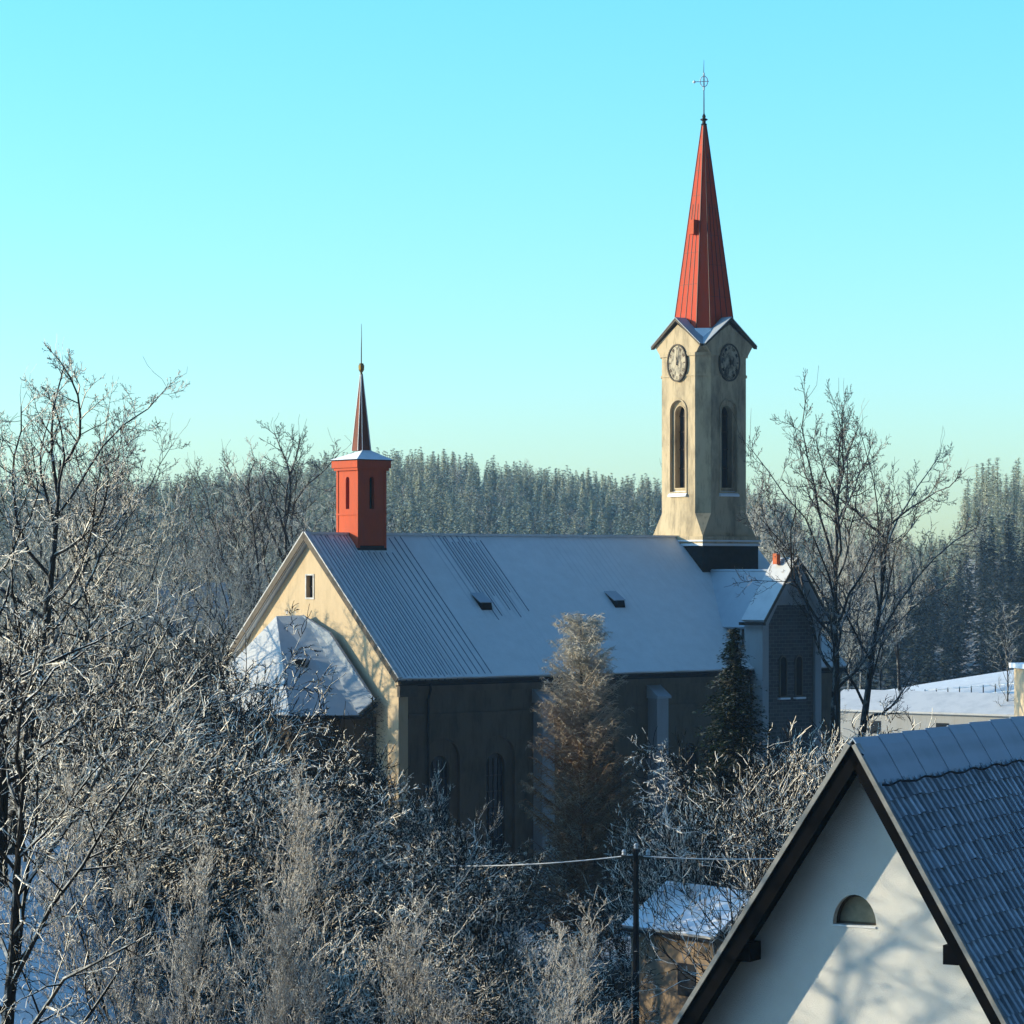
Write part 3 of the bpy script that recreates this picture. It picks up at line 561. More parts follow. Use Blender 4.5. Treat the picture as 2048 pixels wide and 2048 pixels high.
def build_house():
    ap = at(1705, 1492, 60)
    dr = Vector((math.sin(R(28.6)), math.cos(R(28.6)), 0))      # ridge direction
    h = empty('white_house', (ap.x, ap.y, 0), math.atan2(-dr.x, dr.y))   # local +Y runs along the ridge, +X to the right
    tag(h, 'white rendered house gable with half round window and steep frosted tile roof, lower right', 'house')
    ZA, SLP, HW = ap.z, 1.53, 5.0; ov = .6; SR = 1.70
    gw = MB(); q = [(-HW + .6, 3), (HW - .6, 3), (HW - .6, ZA - .35 - SR * (HW - .6)), (0, ZA - .35), (-HW + .6, ZA - .35 - SLP * (HW - .6))]
    extr(gw, q, lambda a, z: (a, ov, z), lambda a, z: (a, 11, z)); go = gw.build('gable_wall', M['whitewall'], h)
    zc = ZA - 3.66; hx = -.2
    arc = [(hx - .47, zc), (hx + .47, zc)] + [(hx + .47 * math.cos(math.pi * i / 16), zc + .62 * math.sin(math.pi * i / 16)) for i in range(1, 16)]
    cut(go, extr(MB(), arc, lambda a, z: (a, ov - .2, z), lambda a, z: (a, ov + .28, z)))
    p = MB(); extr(p, arc, lambda a, z: (a, ov + .22, z), lambda a, z: (a, ov + .27, z)); wo = p.build('half_round_window', M['winpane'], h)
    f = MB(); sc_ = lambda k: [(hx + (a - hx) * k, zc + .01 + (z - zc) * k + (0 if z > zc else .0)) for a, z in arc]
    arc2 = [(hx + (a - hx) * .86, zc + .05 + (z - zc) * .84) for a, z in arc]
    ring(f, [(hx + (a - hx) * .99, zc + .002 + (z - zc) * .99) for a, z in arc], arc2, lambda a, z: (a, ov + .17, z), lambda a, z: (a, ov + .218, z)); f.build('frame', M['trim'], wo)
    MB().box(hx - .46, hx + .46, ov - .02, ov + .2, zc - .04, zc - .004).build('sill', M['snow'], wo)
    # roof planes with real courses of tiles
    Ls = 12.0
    for s in (-1, 1):
        SLP = SR if s > 0 else 1.53
        d = Vector((s, 0, -SLP)).normalized(); n_ = Vector((s * SLP, 0, 1)).normalized(); L = HW * math.sqrt(1 + SLP ** 2)
        a0 = Vector((0, 0, ZA)); 
        pts = [a0, a0 + d * L, a0 + d * L + Vector((0, Ls, 0)), a0 + Vector((0, Ls, 0))]
        if s > 0: pass
        k = MB(); c1 = (pts[1] - pts[0]).cross(pts[2] - pts[0]); 
        if c1.dot(n_) < 0: pts = pts[::-1]
        k.slab(pts, .16); rf = k.build('roof', M['tile_edge'], h)
        if s > 0:                                              # visible slope: lapped profiled tiles
            t = MB(); tw, tl = .33, .40; rr = random.Random(8)
            ny = int(Ls / tw); nl = int(L / tl)
            for i in range(nl):
                for j in range(ny):
                    y0 = j * tw + rr.uniform(-.02, .02); s0 = .86 + i * tl + rr.uniform(-.03, .03); s1 = s0 + tl + .04
                    if s1 > L + .05 or s0 + a0.z < 0: continue
                    lift0, lift1 = .015 + rr.uniform(0, .012), .035 + rr.uniform(0, .03)
                    prof = [(0, .0), (tw * .12, .10), (tw * .5, .10), (tw * .7, .06), (tw * .98, -.02)]
                    up = [a0 + d * s0 + n_ * (lift0 + hh) + Vector((0, y0 + yy, 0)) for yy, hh in prof]
                    lo = [a0 + d * s1 + n_ * (lift1 + hh) + Vector((0, y0 + yy, 0)) for yy, hh in prof]
                    b = len(t.v); t.v += [tuple(v) for v in up + lo + [v - n_ * .045 for v in lo]]
                    for q in range(4):
                        t.f.append((b + q, b + 5 + q, b + 6 + q, b + 1 + q)); t.m.append(1 if q == 3 else 0)  # valley strip dark: the shadow gap between tiles put into the colour
                        t.f.append((b + 5 + q, b + 10 + q, b + 11 + q, b + 6 + q)); t.m.append(1)
            t.build('tiles', [M['tile'], M['tile_edge']], rf, fix=False)
        # verge boards on the gable end: frosted top strip, dark face
        bd = -.30 if s < 0 else -.17
        for nm, n0, n1, y0, y1, mt in (('verge_cap', .02, .11, -.1, .16, M['vcap']), ('bargeboard', bd, .018, -.05, -.003, M['vboard'])):
            q = [a0 + n_ * n1, a0 + d * (L + .05) + n_ * n1, a0 + d * (L + .05) + n_ * n0, a0 + n_ * n0]
            k = MB().prism([v + Vector((0, y0, 0)) for v in q], [v + Vector((0, y1, 0)) for v in q]); k.build(nm, mt, h)
        # soffit under the overhang
        q = [a0 - n_ * .165, a0 + d * (L - .1) - n_ * .165, a0 + d * (L - .1) - n_ * .22, a0 - n_ * .22]
        MB().prism([v + Vector((0, .0, 0)) for v in q], [v + Vector((0, ov - .002, 0)) for v in q]).build('soffit', M['black_wood'], h)
        # purlin end
        xx = -2.42 if s < 0 else 2.05; zz = ZA - SLP * abs(xx) - .55
        MB().box(xx - .16, xx + .16, .05, ov - .003, zz - .22, zz + .16).build('purlin', M['black_wood'], h)
    # ridge tiles and sheet-metal snow strip below
    for j in range(9):
        y0 = j * 1.35; r_ = .2; k = MB(); seg = []
        prof = [(-.26, -.36), (-.14, -.13), (0, .07), (.14, -.12), (.55, -.80)]
        b0 = [(x, y0, ZA + .1 + z) for x, z in prof]; b1 = [(x, y0 + 1.36, ZA + .07 + z) for x, z in prof]
        i0 = [(x, y0, ZA + .06 + z) for x, z in prof]; i1 = [(x, y0 + 1.36, ZA + .03 + z) for x, z in prof]
        for q in range(4):
            k.prism([b0[q], b0[q + 1], i0[q + 1], i0[q]], [b1[q], b1[q + 1], i1[q + 1], i1[q]])
        k.build('ridge_tile', M['ridge'], h)
    tr = Vector((1, 0, -SR)).normalized(); nn = Vector((SR, 0, 1)).normalized()
    cb = MB(); pts = []
    for i in range(60):
        y_ = i * .2; pts.append(Vector((0, y_, ZA)) + tr * (.98 + .03 * math.sin(i * .9)) + nn * (.17 + .02 * math.sin(i * 1.7)))
    cb.tube(pts, .022, 5); cb.build('lightning_cable', M['tile_edge'], h)
M['winpane'] = plain('dusty_pane', (.30, .28, .20), .4)
M['black_wood'] = plain('black_stained_wood', (.006, .006, .008), .7)
M['vcap'] = plain('frosted_verge_cap', (.34, .34, .33), .6)
M['vboard'] = plain('dark_bargeboard', (.005, .005, .006), .7)
M['ridge'] = frosted_roof('frosted_ridge_sheet', (.12, .17, .22), (.42, .50, .60), patches=False, period=.6)
for k_ in ('black_wood', 'vboard', 'tile_edge', 'base', 'gutter', 'dark'): nospec(M[k_])
build_house()

# ------------------------------------------------------------------ trees
def tree_mesh(seed, height, trunk_r, levels, clear=.25, up=.3, spread=1.0, lean=(0, 0), multi=1, twig_r=.012, droop=0.0):
    """levels: list of (children, length ratio, angle deg) for each generation; returns wood and twig meshes"""
    rg = random.Random(seed); wood, twig = MB(), MB()
    def path(p, d, ln, n, wig, upw, dr=0):
        pts = [p.copy()]; d = d.normalized(); st = ln / n
        for i in range(n):
            d = d + Vector((rg.gauss(0, wig), rg.gauss(0, wig), rg.gauss(0, wig) + upw - dr * i / n)); d.normalize(); p = p + d * st; pts.append(p.copy())
        return pts
    NS = [9, 6, 4, 4, 4]; SD = [9, 5, 4, 3, 3]
    def grow(p, d, ln, r, lv):
        last = lv >= len(levels); n = NS[min(lv, 4)]
        pts = path(p, d, ln, n, (.06 if lv == 0 else .16 + .03 * lv), (.03 if lv == 0 else up * (.35 if lv < 3 else .25)), droop if lv >= 2 else 0)
        tipr = max(twig_r * .5, r * (.10 if lv == 0 else .3)) if not last else twig_r * .6
        rad = [r + (tipr - r) * (i / n) ** .9 for i in range(n + 1)]
        if lv == 0: rad[0] *= 1.35
        (wood if lv <= 1 else twig).tube(pts, rad, SD[min(lv, 4)], cap=False)
        if last: return
        nc, ratio, ang = levels[lv]
        nc = max(2, int(round(nc * rg.uniform(.8, 1.2))))
        f0 = clear if lv == 0 else .22
        ph = rg.uniform(0, 6.28)
        for k in range(nc):
            f = f0 + (1 - f0) * (k + rg.uniform(.2, .9)) / nc; f = min(f, .98); x = f * n; i = min(int(x), n - 1); q = pts[i].lerp(pts[i + 1], x - i)
            ax = (pts[i + 1] - pts[i]).normalized(); o = ax.orthogonal().normalized(); ph += 2.4 + rg.uniform(-.5, .5)
            side = o * math.cos(ph) + ax.cross(o) * math.sin(ph)
            an = R(ang * rg.uniform(.7, 1.25)) * (1.0 - .35 * f if lv == 0 else 1)
            dd = ax * math.cos(an) + side * math.sin(an) * (spread if lv < 2 else 1)
            env = (1.0 - .55 * f) if lv else (.62 + .5 * math.sin(math.pi * ((f - f0) / (1 - f0)) ** .7))
            l2 = ln * ratio * env * rg.uniform(.65, 1.2); r2 = max(rad[i], rad[0] * .3) * rg.uniform(.45, .65) * (.8 if lv == 0 else 1)
            grow(q, dd, l2, max(r2, twig_r), lv + 1)
        if lv > 0 and lv < len(levels):   # continue tips with small twigs
            for k in range(2):
                dd = (pts[-1] - pts[-2]).normalized() + Vector((rg.gauss(0, .3), rg.gauss(0, .3), .15)); grow(pts[-1], dd, ln * ratio * .5, twig_r, len(levels))
    for m_ in range(multi):
        a = rg.uniform(0, 6.28); off = Vector((math.cos(a), math.sin(a), 0)) * (.0 if multi == 1 else .25)
        d = Vector((lean[0], lean[1], 1)) + (off * 1.4 if multi > 1 else Vector()); grow(off - Vector((0, 0, .5)), d, height * (1 if m_ == 0 else rg.uniform(.75, .98)), trunk_r, 0)
    return wood, twig
TREES = {}
def template(key, seed, wm, tm, **kw):
    w_, t_ = tree_mesh(seed, **kw)
    zs = max(v[2] for v in t_.v); TREES[key] = (w_.mesh('trunk', wm), t_.mesh('branches', tm), zs)
def put_tree(key, name, loc, top, label, group=None, rz=0.0, wide=1.0, mats=None, cat='tree'):
    wm, tm, zs = TREES[key]; o = empty(name, loc, rz); s = (top - loc[2]) / zs; o.scale = (s * wide, s * wide, s)
    a = bpy.data.objects.new('trunk', wm); COL.objects.link(a); a.parent = o
    b = bpy.data.objects.new('branches', tm); COL.objects.link(b); b.parent = o
    if mats:
        for ob, mt in zip((a, b), mats):
            ob.material_slots[0].link = 'OBJECT'; ob.material_slots[0].material = mt
    tag(o, label, cat, group); return o
def put_px(key, name, px, py, d, label, group=None, rz=None, wide=1.0, mats=None, cat='tree'):
    p = at(px, py, d); gz = ground_z(p.x, p.y)
    return put_tree(key, name, (p.x, p.y, gz - .1), p.z, label, group, (px * 1.7 + d) % 6.28 if rz is None else rz, wide, mats, cat)
BF, TF, BD, TD, TP = M['bark_frost'], M['twig_frost'], M['bark_dark'], M['twig_dark'], M['twig_pale']
template('tallA', 11, BD, TD, height=24, trunk_r=.62, levels=[(17, .46, 62), (10, .46, 46), (9, .42, 44), (5, .5, 42)], clear=.28, up=.2, twig_r=.016)
template('tallB', 12, BD, TD, height=22, trunk_r=.3, levels=[(18, .42, 48), (10, .45, 40), (8, .42, 40), (5, .5, 38)], clear=.25, up=.35, twig_r=.016)
template('tallC', 21, BD, TD, height=24, trunk_r=.5, levels=[(16, .36, 58), (10, .46, 46), (9, .42, 44), (5, .5, 42)], clear=.46, up=.3, twig_r=.016)
template('lean', 13, BD, TD, height=23, trunk_r=.5, levels=[(13, .38, 58), (10, .46, 46), (9, .42, 44), (5, .5, 42)], clear=.45, up=.2, lean=(.36, 0), twig_r=.016)
template('old', 14, BF, TF, height=18, trunk_r=.5, levels=[(15, .6, 62), (9, .5, 48), (7, .5, 45), (3, .75, 42)], clear=.22, up=.25, spread=1.2, twig_r=.015, droop=.25)
template('fruitA', 15, BF, TF, height=11, trunk_r=.2, levels=[(12, .6, 60), (8, .52, 50), (6, .55, 48), (3, .8, 44)], clear=.12, up=.16, twig_r=.0175, droop=.2)
template('fruitB', 16, BF, TF, height=11, trunk_r=.18, levels=[(10, .58, 64), (7, .52, 52), (5, .58, 48), (3, .8, 44)], clear=.1, up=.1, twig_r=.018, droop=.28, multi=2)
template('thicket', 17, BF, TF, height=9, trunk_r=.1, levels=[(8, .55, 42), (6, .6, 40), (3, .8, 38)], clear=.12, up=.35, twig_r=.0175, multi=6)
template('shoots', 18, BF, TF, height=9, trunk_r=.07, levels=[(12, .4, 22), (7, .5, 20), (3, .5, 22)], clear=.1, up=.6, twig_r=.014, multi=9)
template('fuzzy', 20, BF, M['twig_fuzz'], height=8, trunk_r=.06, levels=[(11, .42, 26), (9, .5, 30), (9, .5, 34), (4, .5, 34)], clear=.12, up=.4, twig_r=.006, multi=5)
template('birch', 19, BD, TP, height=16, trunk_r=.14, levels=[(20, .28, 48), (7, .45, 42), (6, .5, 40)], clear=.2, up=.3, twig_r=.012)

# spruce with needle sprays
def spruce_mesh(seed, height, rad, whorls, per, dens, clump, shape=1.0, jag=.25, trunk_r=.16, clear=.04):
    rg = random.Random(seed); tr, cr = MB(), MB(); tr.tube([(0, 0, -.5), (0, 0, height * .5), (0, 0, height * .99)], [trunk_r, trunk_r * .6, .02], 6)
    for w_ in range(whorls):
        f = clear + (1 - clear) * (w_ / whorls); z = height * f; r = rad * (1 - ((f - clear) / (1 - clear))) ** shape * rg.uniform(1 - jag, 1 + jag) + .12
        for b in range(per):
            z = height * f + rg.uniform(-.6, .6) * height / whorls * (1 if f < .95 else .2); a = rg.uniform(0, 6.28); L = r * rg.uniform(.7, 1.12); dr = rg.uniform(.15, .45) * L
            for i in range(dens):
                t = (i + rg.random()) / dens; px_ = L * t; zz = z - dr * t * t + .12 * L * t
                c = Vector((math.cos(a) * px_, math.sin(a) * px_, zz)) + Vector((rg.gauss(0, .05), rg.gauss(0, .05), rg.gauss(0, .04))) * (1 + L * .4)
                for s_ in range(3):
                    s = clump * rg.uniform(.6, 1.4) * (1.1 - .4 * t) * (1.15 - .85 * f); aa = a + rg.uniform(-1.1, 1.1)
                    d1 = Vector((math.cos(aa), math.sin(aa), rg.uniform(-.7, .15))).normalized() * s; d2 = Vector((-math.sin(aa), math.cos(aa), rg.uniform(-.3, .3))) * s * .38
                    cr.poly([c - d2, c + d1, c + d2]) 
    return tr, cr
def reg_spruce(key, tm, cm, *a, **k):
    t_, c_ = spruce_mesh(*a, **k); TREES[key] = (t_.mesh('trunk', tm), c_.mesh('crown', cm), max(v[2] for v in c_.v))
def put_spruce(key, name, loc, top, label, group=None, wide=1.0, rz=0):
    o = put_tree(key, name, loc, top, label, group, rz, wide); o.children[-1].name = 'crown'; return o
reg_spruce('spruce', M['trunk_far'], M['spruce_near'], 31, 16, 3.0, 90, 12, 16, .34, shape=.8, jag=.4)
reg_spruce('cypress', M['trunk_far'], M['spruce_near'], 32, 13, .95, 60, 7, 7, .2, shape=.25, jag=.2)

# larch: tall narrow crown of fine orange-brown twigs
def larch():
    rg = random.Random(33); wd, tw = MB(), MB(); H = 17.0; wd.tube([(0, 0, -.5), (.1, 0, H * .5), (0, .1, H)], [.2, .11, .02], 7)
    for i in range(380):
        f = .05 + .95 * (i / 380); z = H * f; z += rg.uniform(-.3, .3); a = rg.uniform(0, 6.28); L = (2.8 * (1 - f) ** .38 + .1) * rg.uniform(.7, 1.1); d = Vector((math.cos(a), math.sin(a), 0))
        br = [Vector((0, 0, z)) + d * L * t + Vector((0, 0, L * (.75 * t + .1 * t * t))) for t in (0, .25, .5, .75, 1)]
        tw.tube(br, [.035, .028, .02, .014, .006], 3, cap=False)
        for k in range(int(12 + L * 14)):
            t = rg.uniform(.12, 1) * 4; q = int(min(t, 3.99)); c = br[q].lerp(br[q + 1], t - q); sd_ = rg.choice((-1, 1)); l = rg.uniform(.25, .7) * (1.15 - .15 * t)
            e = (d * rg.uniform(.2, .9) + Vector((-d.y, d.x, 0)) * sd_ * rg.uniform(.4, 1) + Vector((0, 0, rg.uniform(-.6, .5)))) * l
            tw.tube([c, c + e * .5 + Vector((0, 0, .02)), c + e], [.010, .008, .004], 3, cap=False)
            for _ in range(4):
                g = c + e * rg.uniform(.2, .9); h_ = Vector((rg.gauss(0, 1), rg.gauss(0, 1), rg.gauss(0, .8))).normalized() * l * .5; tw.tube([g, g + h_], [.007, .003], 3, cap=False)
    TREES['larch'] = (wd.mesh('trunk', M['trunk_far']), tw.mesh('branches', M['twig_larch']), H)
larch()

ex = random.Random(77)
# --- named single trees
put_px('tallC', 'linden_tree', 1668, 735, 182, 'tall dark bare tree with a straight trunk right behind the transept', rz=.6, wide=.82)
put_px('lean', 'linden_tree', 1775, 800, 186, 'leaning bare tree with a forked crown, right of the tall straight one', rz=0.0, wide=.8).location.x = (1652 - 1024) / F * 186
put_px('old', 'old_tree', -5, 800, 98, 'old spreading tree with thick dark limbs at the left edge', rz=1.1, wide=.95)
put_px('tallA', 'old_tree', 22, 672, 112, 'tall frosted tree rising behind the old tree at the left edge', rz=2.2, wide=.95, mats=(BD, TF))
put_px('old', 'old_tree', 0, 1100, 62, 'nearest old tree, its thick black trunk cut by the lower left edge', rz=3.6, wide=.85, mats=(BD, TF))
put_px('tallB', 'ash_tree', 245, 795, 205, 'tall upright bare tree standing against the sky at the left', rz=.3, wide=1.0)
put_px('tallB', 'ash_tree', 340, 900, 215, 'lower upright bare tree right of the tall one at the left', rz=2.3, wide=1.0)
put_px('tallA', 'ash_tree', 555, 830, 225, 'tall finely branched tree behind the gable, left of the red turret', rz=1.3, wide=1.0)
put_px('birch', 'birch_tree', 498, 868, 215, 'slender bare tree beside the taller one left of the turret', rz=.3, wide=1.0)
put_px('tallB', 'ash_tree', 1500, 868, 225, 'bare tree close behind the clock tower on its right', rz=4, wide=.8)
put_px('birch', 'birch_tree', 2012, 1195, 232, 'small slim bare tree by the snowy field at the right edge', rz=1, wide=1.1)
put_px('larch', 'larch_tree', 1165, 1240, 146, 'tall brownish larch in front of the long nave wall', rz=1, wide=1.15)
p = at(1468, 1255, 140); put_spruce('spruce', 'spruce_tree', (p.x, p.y, 0), p.z, 'dark frosted spruce in front of the transept', rz=1, wide=1.2)
p = at(745, 1392, 148); put_spruce('cypress', 'cypress_tree', (p.x, p.y, 0), p.z, 'narrow dark conifer against the corner of the apse', wide=1.35)
# tree standing outside the left edge whose branches shade the white house
put_tree('lean', 'old_tree', (-22, 63, 5.5), 22, 'bare tree left of the view, beside the nearest old tree', rz=2, wide=.8)

# --- middle distance bare trees, left and right behind the church
mid = [(60, 900, 150), (150, 960, 170), (190, 930, 268), (90, 860, 190), (290, 960, 265), (380, 965, 280), (430, 975, 272), (460, 930, 275), (610, 930, 285), (640, 960, 270), (120, 1000, 215), (330, 1000, 200), (400, 1050, 190), (200, 1040, 185), (560, 990, 262), (20, 1000, 165), (480, 1080, 195)]
for i, (px, py, d) in enumerate(mid):
    put_px(['tallB', 'tallA', 'birch'][i % 3], 'frosted_tree', px + ex.uniform(-8, 8), py, d, 'grey frosted bare tree in the wood left of the church', 'bare trees in the wood left of the church', rz=ex.uniform(0, 6), wide=ex.uniform(.9, 1.2), mats=(BD, TP))
midr = [(1555, 930, 272), (1600, 950, 265), (1530, 990, 212), (1640, 960, 278), (1720, 985, 285), (1580, 1010, 208), (1800, 1000, 290), (1760, 1060, 270), (1700, 1030, 275)]
for i, (px, py, d) in enumerate(midr):
    put_px(['tallB', 'birch', 'tallA'][i % 3], 'frosted_tree', px, py, d, 'grey frosted bare tree in the wood right of the tower', 'bare trees in the wood right of the tower', rz=ex.uniform(0, 6), wide=ex.uniform(.8, 1.1), mats=(BD, TP))

for px, py, d, wd, lab in ((400, 1470, 84, 1.0, 'large soft frosted bush with very fine upright twigs below the apse'), (500, 1760, 78, .8, 'low fine twigged frosted bush right of the larger one below the apse'), (980, 1760, 80, 1.15, 'broad fine twigged frosted bush at the bottom centre')):
    put_px('fuzzy', 'frosted_bush', px, py, d, lab, wide=wd, cat='bush')
# --- foreground thicket
prof = [(-40, 1130), (60, 1180), (200, 1190), (330, 1190), (430, 1250), (520, 1360), (600, 1470), (700, 1500), (800, 1530), (900, 1580), (960, 1610), (1060, 1690), (1160, 1730), (1260, 1700), (1320, 1580), (1400, 1500), (1500, 1430), (1600, 1390), (1680, 1420)]
def topline(px):
    for (a, b), (c, d) in zip(prof, prof[1:]):
        if a <= px <= c: return b + (d - b) * (px - a) / (c - a)
    return prof[-1][1]
rows = [(150, 0, 95), (136, 25, 85), (123, 70, 85), (111, 130, 85), (100, 200, 85), (89, 300, 90)]
for d, extra, step in rows:
    px = -30 + ex.uniform(0, 30)
    while px < 1690:
        py = topline(px) + extra * ex.uniform(.7, 1.3) + ex.uniform(-25, 30)
        dd = d + ex.uniform(-5, 5); p = at(px, py, dd)
        lim = 1360 if d < 115 else 1690
        if px < lim and p.z > ground_z(p.x, p.y) + 3 and not (px < 250 and d < 140 and ex.random() < .9) and not (1130 < px < 1470 and d < 134 and not (1340 < px < 1420 and 105 < d < 120)) and not (60 < px < 640 and d < 95) and not (1000 < px <= 1240 and 105 < d):
            if d > 140 and 640 < px < 940: key = 'shoots'
            elif px > 1250: key = ex.choice(['thicket', 'fruitB', 'thicket'])
            else: key = ex.choice(['fruitA', 'fruitB', 'fruitA', 'thicket'])
            zone = 'left of the apse' if px < 560 else ('in front of the nave' if px < 1250 else 'in front of the transept')
            what = {'fruitA': 'spreading frosted tree with one trunk', 'fruitB': 'low forked frosted tree', 'thicket': 'many stemmed frosted shrub', 'shoots': 'frosted shrub of upright shoots'}[key]
            row = 'at the front of' if d < 105 else ('in the middle of' if d < 130 else 'at the back of')
            side = 'left end' if px < 250 else ('part below the apse' if px < 640 else ('part before the nave' if px < 1250 else 'part before the transept'))
            put_px(key, 'frosted_shrub' if key in ('thicket', 'shoots') else 'frosted_tree', px, py, dd, what + ' ' + row + ' the thicket, ' + side, what + ', ' + row + ' the thicket, ' + side, rz=ex.uniform(0, 6), wide=ex.uniform(.85, 1.15), mats=(BF, M['twig_shade']) if (500 < px < 1300 and ex.random() < .75) or ex.random() < .25 else None)
        px += step * ex.uniform(.75, 1.25)

# --- far hillside forest
reg = [('firA', 41, 13, 2.5, .85), ('firB', 42, 14, 2.0, .75), ('firC', 43, 11, 2.9, .9)]
for key, sd, hh, rr_, shp in reg:
    t_, c_ = spruce_mesh(sd, hh, rr_, 30, 9, 3, .85, shape=shp, jag=.3, clear=.08); c_.v += t_.v and []; 
    b = len(c_.v); c_.v += t_.v; c_.f += [tuple(i + b for i in f) for f in t_.f]; c_.m += [0] * len(t_.f)
    TREES[key] = c_.mesh('fir_tree', M['spruce_far'])
t_, c_ = spruce_mesh(44, 20, 2.3, 26, 7, 3, .8, shape=.6, jag=.45, clear=.55, trunk_r=.2)
b = len(c_.v); c_.v += t_.v; c_.f += [tuple(i + b for i in f) for f in t_.f]; c_.m += [1] * len(t_.f); TREES['pine'] = c_.mesh('pine_tree', [M['spruce_far'], M['trunk_far']])
cand = []; fr = random.Random(5)
y_ = 430.0
while y_ < 905:
    y_ += 5.0 if y_ > 640 else 8.0
    k_ = -.182
    while k_ < .182:
        x_ = k_ * y_ + fr.uniform(-2, 2); yy = y_ + fr.uniform(-3, 3)
        if k_ < .095: ok = yy > 600
        else: ok = 430 < yy < 775
        if ok: cand.append((x_, yy))
        k_ += (4.6 if y_ > 640 else 5.5) / y_ * fr.uniform(.75, 1.3)
def pxof(x, y): return 1024 + F * x / y
vis = []; rest = []
for x_, y_ in cand:
    px = pxof(x_, y_)
    front = (775 < px < 1325 and 735 < y_ < 872) or (1745 < px < 2060 and 560 < y_ < 775)
    (vis if front else rest).append((x_, y_))
fr.shuffle(vis); rest += vis[285:]; vis = vis[:285]
for x_, y_ in vis:
    px = pxof(x_, y_); right = px > 1600
    pine = right and y_ > 660 and px > 1925
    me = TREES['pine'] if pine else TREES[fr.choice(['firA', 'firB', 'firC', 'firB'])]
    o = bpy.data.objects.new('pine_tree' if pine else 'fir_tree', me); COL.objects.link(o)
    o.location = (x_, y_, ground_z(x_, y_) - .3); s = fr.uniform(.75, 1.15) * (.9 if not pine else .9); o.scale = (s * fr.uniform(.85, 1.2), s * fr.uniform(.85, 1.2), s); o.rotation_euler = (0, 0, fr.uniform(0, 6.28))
    if right and y_ < 610: o.material_slots[0].link = 'OBJECT'; o.material_slots[0].material = M['spruce_valley_shade']
    if pine: tag(o, 'tall pine with a bare trunk in the stand on the far skyline at the right', 'tree', 'pines on the far right skyline')
    elif right: tag(o, 'frosted fir on the far slope beyond the snowy field', 'tree', 'firs on the far right slope')
    else:
        wh = ('on the skyline' if y_ > 835 else ('halfway up the far hill' if y_ > 785 else 'low on the far hill')) + (', close to the turret' if px < 950 else (', close to the clock tower' if px > 1150 else ', above the middle of the nave'))
        tag(o, 'frosted fir ' + wh, 'tree', 'firs ' + wh)
for i in range(46):
    if i < 30: k_ = fr.uniform(-.04, .046); y_ = fr.uniform(690, 830)
    else: k_ = fr.uniform(.12, .172); y_ = fr.uniform(600, 700)
    g_ = ground_z(k_ * y_, y_); right = k_ > .1
    put_tree('birch', 'birch_tree', (k_ * y_, y_, g_ - .3), g_ + fr.uniform(10, 14), 'pale frosted deciduous tree among the firs ' + ('on the far right slope' if right else 'on the hillside behind the church'), 'pale trees among the firs ' + ('at the far right' if right else 'behind the church'), fr.uniform(0, 6), fr.uniform(1.3, 2.0))
# remaining wood as one mass
def wood_mass():
    import itertools
    t_, c_ = spruce_mesh(51, 13, 2.5, 20, 6, 2, 1.0, shape=.85, jag=.3, clear=.08)
    base = [Vector(v) for v in c_.v]; nb = len(base)
    verts = []; faces = []; mats_ = []
    for x_, y_ in rest:
        a = fr.uniform(0, 6.28); s = fr.uniform(.75, 1.15); c, sn = math.cos(a), math.sin(a); gz = ground_z(x_, y_) - .3; b = len(verts)
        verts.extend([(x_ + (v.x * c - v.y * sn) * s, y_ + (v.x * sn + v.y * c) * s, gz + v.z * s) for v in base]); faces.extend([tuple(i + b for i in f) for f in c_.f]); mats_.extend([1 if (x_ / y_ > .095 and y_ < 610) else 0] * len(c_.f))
    me = bpy.data.meshes.new('far_wood'); me.from_pydata(verts, [], faces); me.materials.append(M['spruce_far']); me.materials.append(M['spruce_valley_shade']); me.polygons.foreach_set('material_index', mats_); o = bpy.data.objects.new('far_wood', me); COL.objects.link(o)
    tag(o, 'conifer wood covering the far hills around the church', 'wood', kind='stuff')
wood_mass()

# ------------------------------------------------------------------ outbuilding, pole, cable, fence
def outbuilding():
    p = at(1424, 1772, 131); o = empty('outbuilding', (p.x, p.y, 0), R(-50)); tag(o, 'small outbuilding with snowy roof among the bare trees below the spruce', 'shed')
    zr_, ze_, hw, L = p.z, p.z - 1.75, 2.7, 2.9
    k = MB(); extr(k, [(-hw + .3, -.5), (hw - .3, -.5), (hw - .3, ze_), (0, zr_ - .25), (-hw + .3, ze_)], lambda a, z: (L - .3, a, z), lambda a, z: (-L + .3, a, z)); k.build('wall', M['shedwall'], o)
    for s in (-1, 1):
        pts = [(-L, 0, zr_), (-L, s * hw, ze_), (L, s * hw, ze_), (L, 0, zr_)]
        if s > 0: pts.reverse()
        MB().slab(pts, .14).build('roof', M['shedsnow'], o)
        MB().box(-L, L, s * hw - .06, s * hw + .06, ze_ - .25, ze_ - .15).build('gutter', M['gutter'], o)
    w_ = MB().box(.4, 1.5, -hw + .26, -hw + .297, 1.6, 3.0).build('window', M['glass'], o); 
M['shedwall'] = plaster('brown_render', (.25, .19, .13), (.12, .09, .07), .5)
M['shedsnow'] = snowmat('shed_roof_snow', (.8, .82, .85), (.35, .38, .42))
outbuilding()
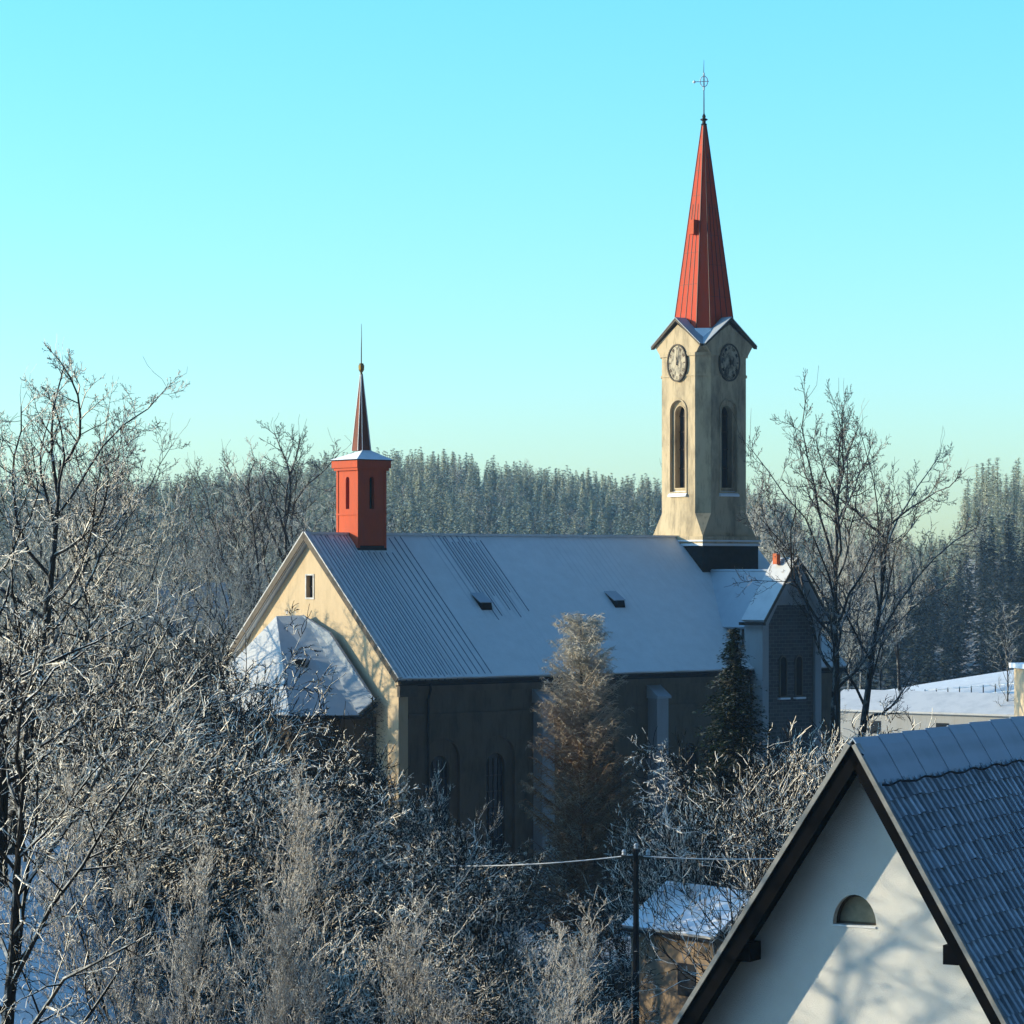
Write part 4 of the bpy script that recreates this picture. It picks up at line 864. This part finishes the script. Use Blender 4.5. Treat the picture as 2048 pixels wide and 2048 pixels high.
def pole():
    p = at(1272, 1712, 112); o = empty('utility_pole', (p.x, p.y, 0)); tag(o, 'dark utility pole carrying a frosted cable, beside the snowy outbuilding roof', 'utility pole')
    MB().tube([(0, 0, -.5), (0, 0, p.z + .25)], [.14, .10], 10).build('pole', M['gutter'], o)
    MB().box(-.55, .55, -.06, .06, p.z - .1, p.z + .02).build('crossarm', M['trim'], o)
    for x in (-.45, .0, .45): MB().lathe((x, 0, p.z + .02 if x else p.z + .26), [(.04, 0), (.09, .04), (.06, .1), (.09, .14), (.04, .22)], 10).build('insulator', M['white_metal'], o)
    def cable(a, b, sag, nm, lab):
        pts = [a.lerp(b, i / 24) - Vector((0, 0, sag * 4 * (i / 24) * (1 - i / 24))) for i in range(25)]
        c = MB().tube(pts, .024, 5).build('cable', M['ledge']); tag(c, lab, 'cable')
    cable(at(900, 1732, 116), at(1265, 1710, 112), .12, 'c', 'frosted cable running left from the utility pole in front of the nave')
    cable(at(1280, 1712, 112), at(1620, 1714, 110), .1, 'c', 'frosted cable running right from the utility pole behind the white house')
pole()
def fence():
    a, b = at(1850, 1378, 275), at(2040, 1374, 262); n_ = 9; o = empty('railing', (a.x, a.y, 0)); tag(o, 'thin frosted railing along the far edge of the snowy field', 'railing')
    za = lambda t: ground_z(*(a.lerp(b, t).xy))
    for i in range(n_):
        t = i / (n_ - 1); q = a.lerp(b, t) - Vector((a.x, a.y, 0)); MB().tube([(q.x, q.y, za(t) - .3), (q.x, q.y, za(t) + 1.3)], .05, 6).build('post', M['gutter'], o)
    for hgt in (.55, 1.2):
        MB().tube([((a.lerp(b, i / 16).x - a.x), (a.lerp(b, i / 16).y - a.y), za(i / 16) + hgt) for i in range(17)], .045, 5).build('rail', M['ledge'], o)
fence()
def hut():
    p = at(2086, 1328, 215); gz = ground_z(p.x, p.y); o = empty('house', (p.x, p.y, gz), R(10)); tag(o, 'corner of a pale house cut by the right edge above the snowy field', 'house')
    hz = p.z - gz
    MB().box(-1.1, 6, -3, 3, -.6, hz - .35).build('wall', M['gable'], o); MB().box(-1.4, 6.3, -3.3, 3.3, hz - .35, hz).build('roof', M['ledge'], o)
    MB().box(-.2, .9, -3.04, -3.002, 1.2, 2.4).build('window', M['glass'], o)
hut()
def long_shed():
    a, b = at(1688, 1384, 242), at(2075, 1364, 232); a.z = b.z = 10.2; ax = (b - a); L = ax.length; o = empty('long_shed', (a.x, a.y, 0), math.atan2(ax.y, ax.x)); tag(o, 'long low shed with a sunlit snowy roof between the bare trees and the right edge', 'shed')
    q = [(-3.2, 4), (3.2, 4), (3.2, 8.6), (0, 9.9), (-3.2, 8.6)]; k = MB(); extr(k, q, lambda y, z: (.3, y, z), lambda y, z: (L - .3, y, z)); k.build('wall', M['butt'], o)
    for s_ in (-1, 1):
        pts = [(0, 0, 10.2), (0, s_ * 3.6, 8.75), (L, s_ * 3.6, 8.75), (L, 0, 10.2)]
        if s_ > 0: pts.reverse()
        MB().slab(pts, .16).build('roof', M['annsnow'], o)
    for i in range(2):
        x = 4.0 + i * 6.0; MB().box(x, x + 1.1, -3.24, -3.203, 6.9, 7.9).build('window', M['glass'], o)
long_shed()
def cottage():
    p = at(335, 1165, 205); o = empty('cottage', (p.x, p.y, 0), R(15)); tag(o, 'small house with a grey blue roof half hidden behind bare trees at the left', 'house')
    z1, z0 = p.z, p.z - 3.6
    k = MB(); extr(k, [(-3.7, -.5), (3.7, -.5), (3.7, z0), (0, z1 - .2), (-3.7, z0)], lambda a, z: (3.6, a, z), lambda a, z: (-3.6, a, z)); k.build('wall', M['wall'], o)
    for s in (-1, 1):
        pts = [(-4, 0, z1), (-4, s * 4, z0), (4, s * 4, z0), (4, 0, z1)]
        if s > 0: pts.reverse()
        MB().slab(pts, .15).build('roof', M['annroof'], o)
    MB().box(-1.6, -.6, -3.74, -3.702, z0 - 2.4, z0 - 1).build('window', M['glass'], o)
cottage()

# ------------------------------------------------------------------ haze
HAZE = True
if HAZE:
    hm = bpy.data.materials.new('haze'); hm.use_nodes = True; n = hm.node_tree; n.nodes.clear()
    o_ = n.nodes.new('ShaderNodeOutputMaterial'); pv = n.nodes.new('ShaderNodeVolumePrincipled'); pv.inputs['Color'].default_value = (.45, .72, 1.0, 1); pv.inputs['Density'].default_value = 0.00013; pv.inputs['Anisotropy'].default_value = .25
    n.links.new(pv.outputs[0], o_.inputs['Volume'])
    hz_ = MB().box(-1310, 1310, -260, 1510, -8, 60).build('haze', hm); tag(hz_, 'thin blue winter haze over the valley', 'haze', kind='stuff')
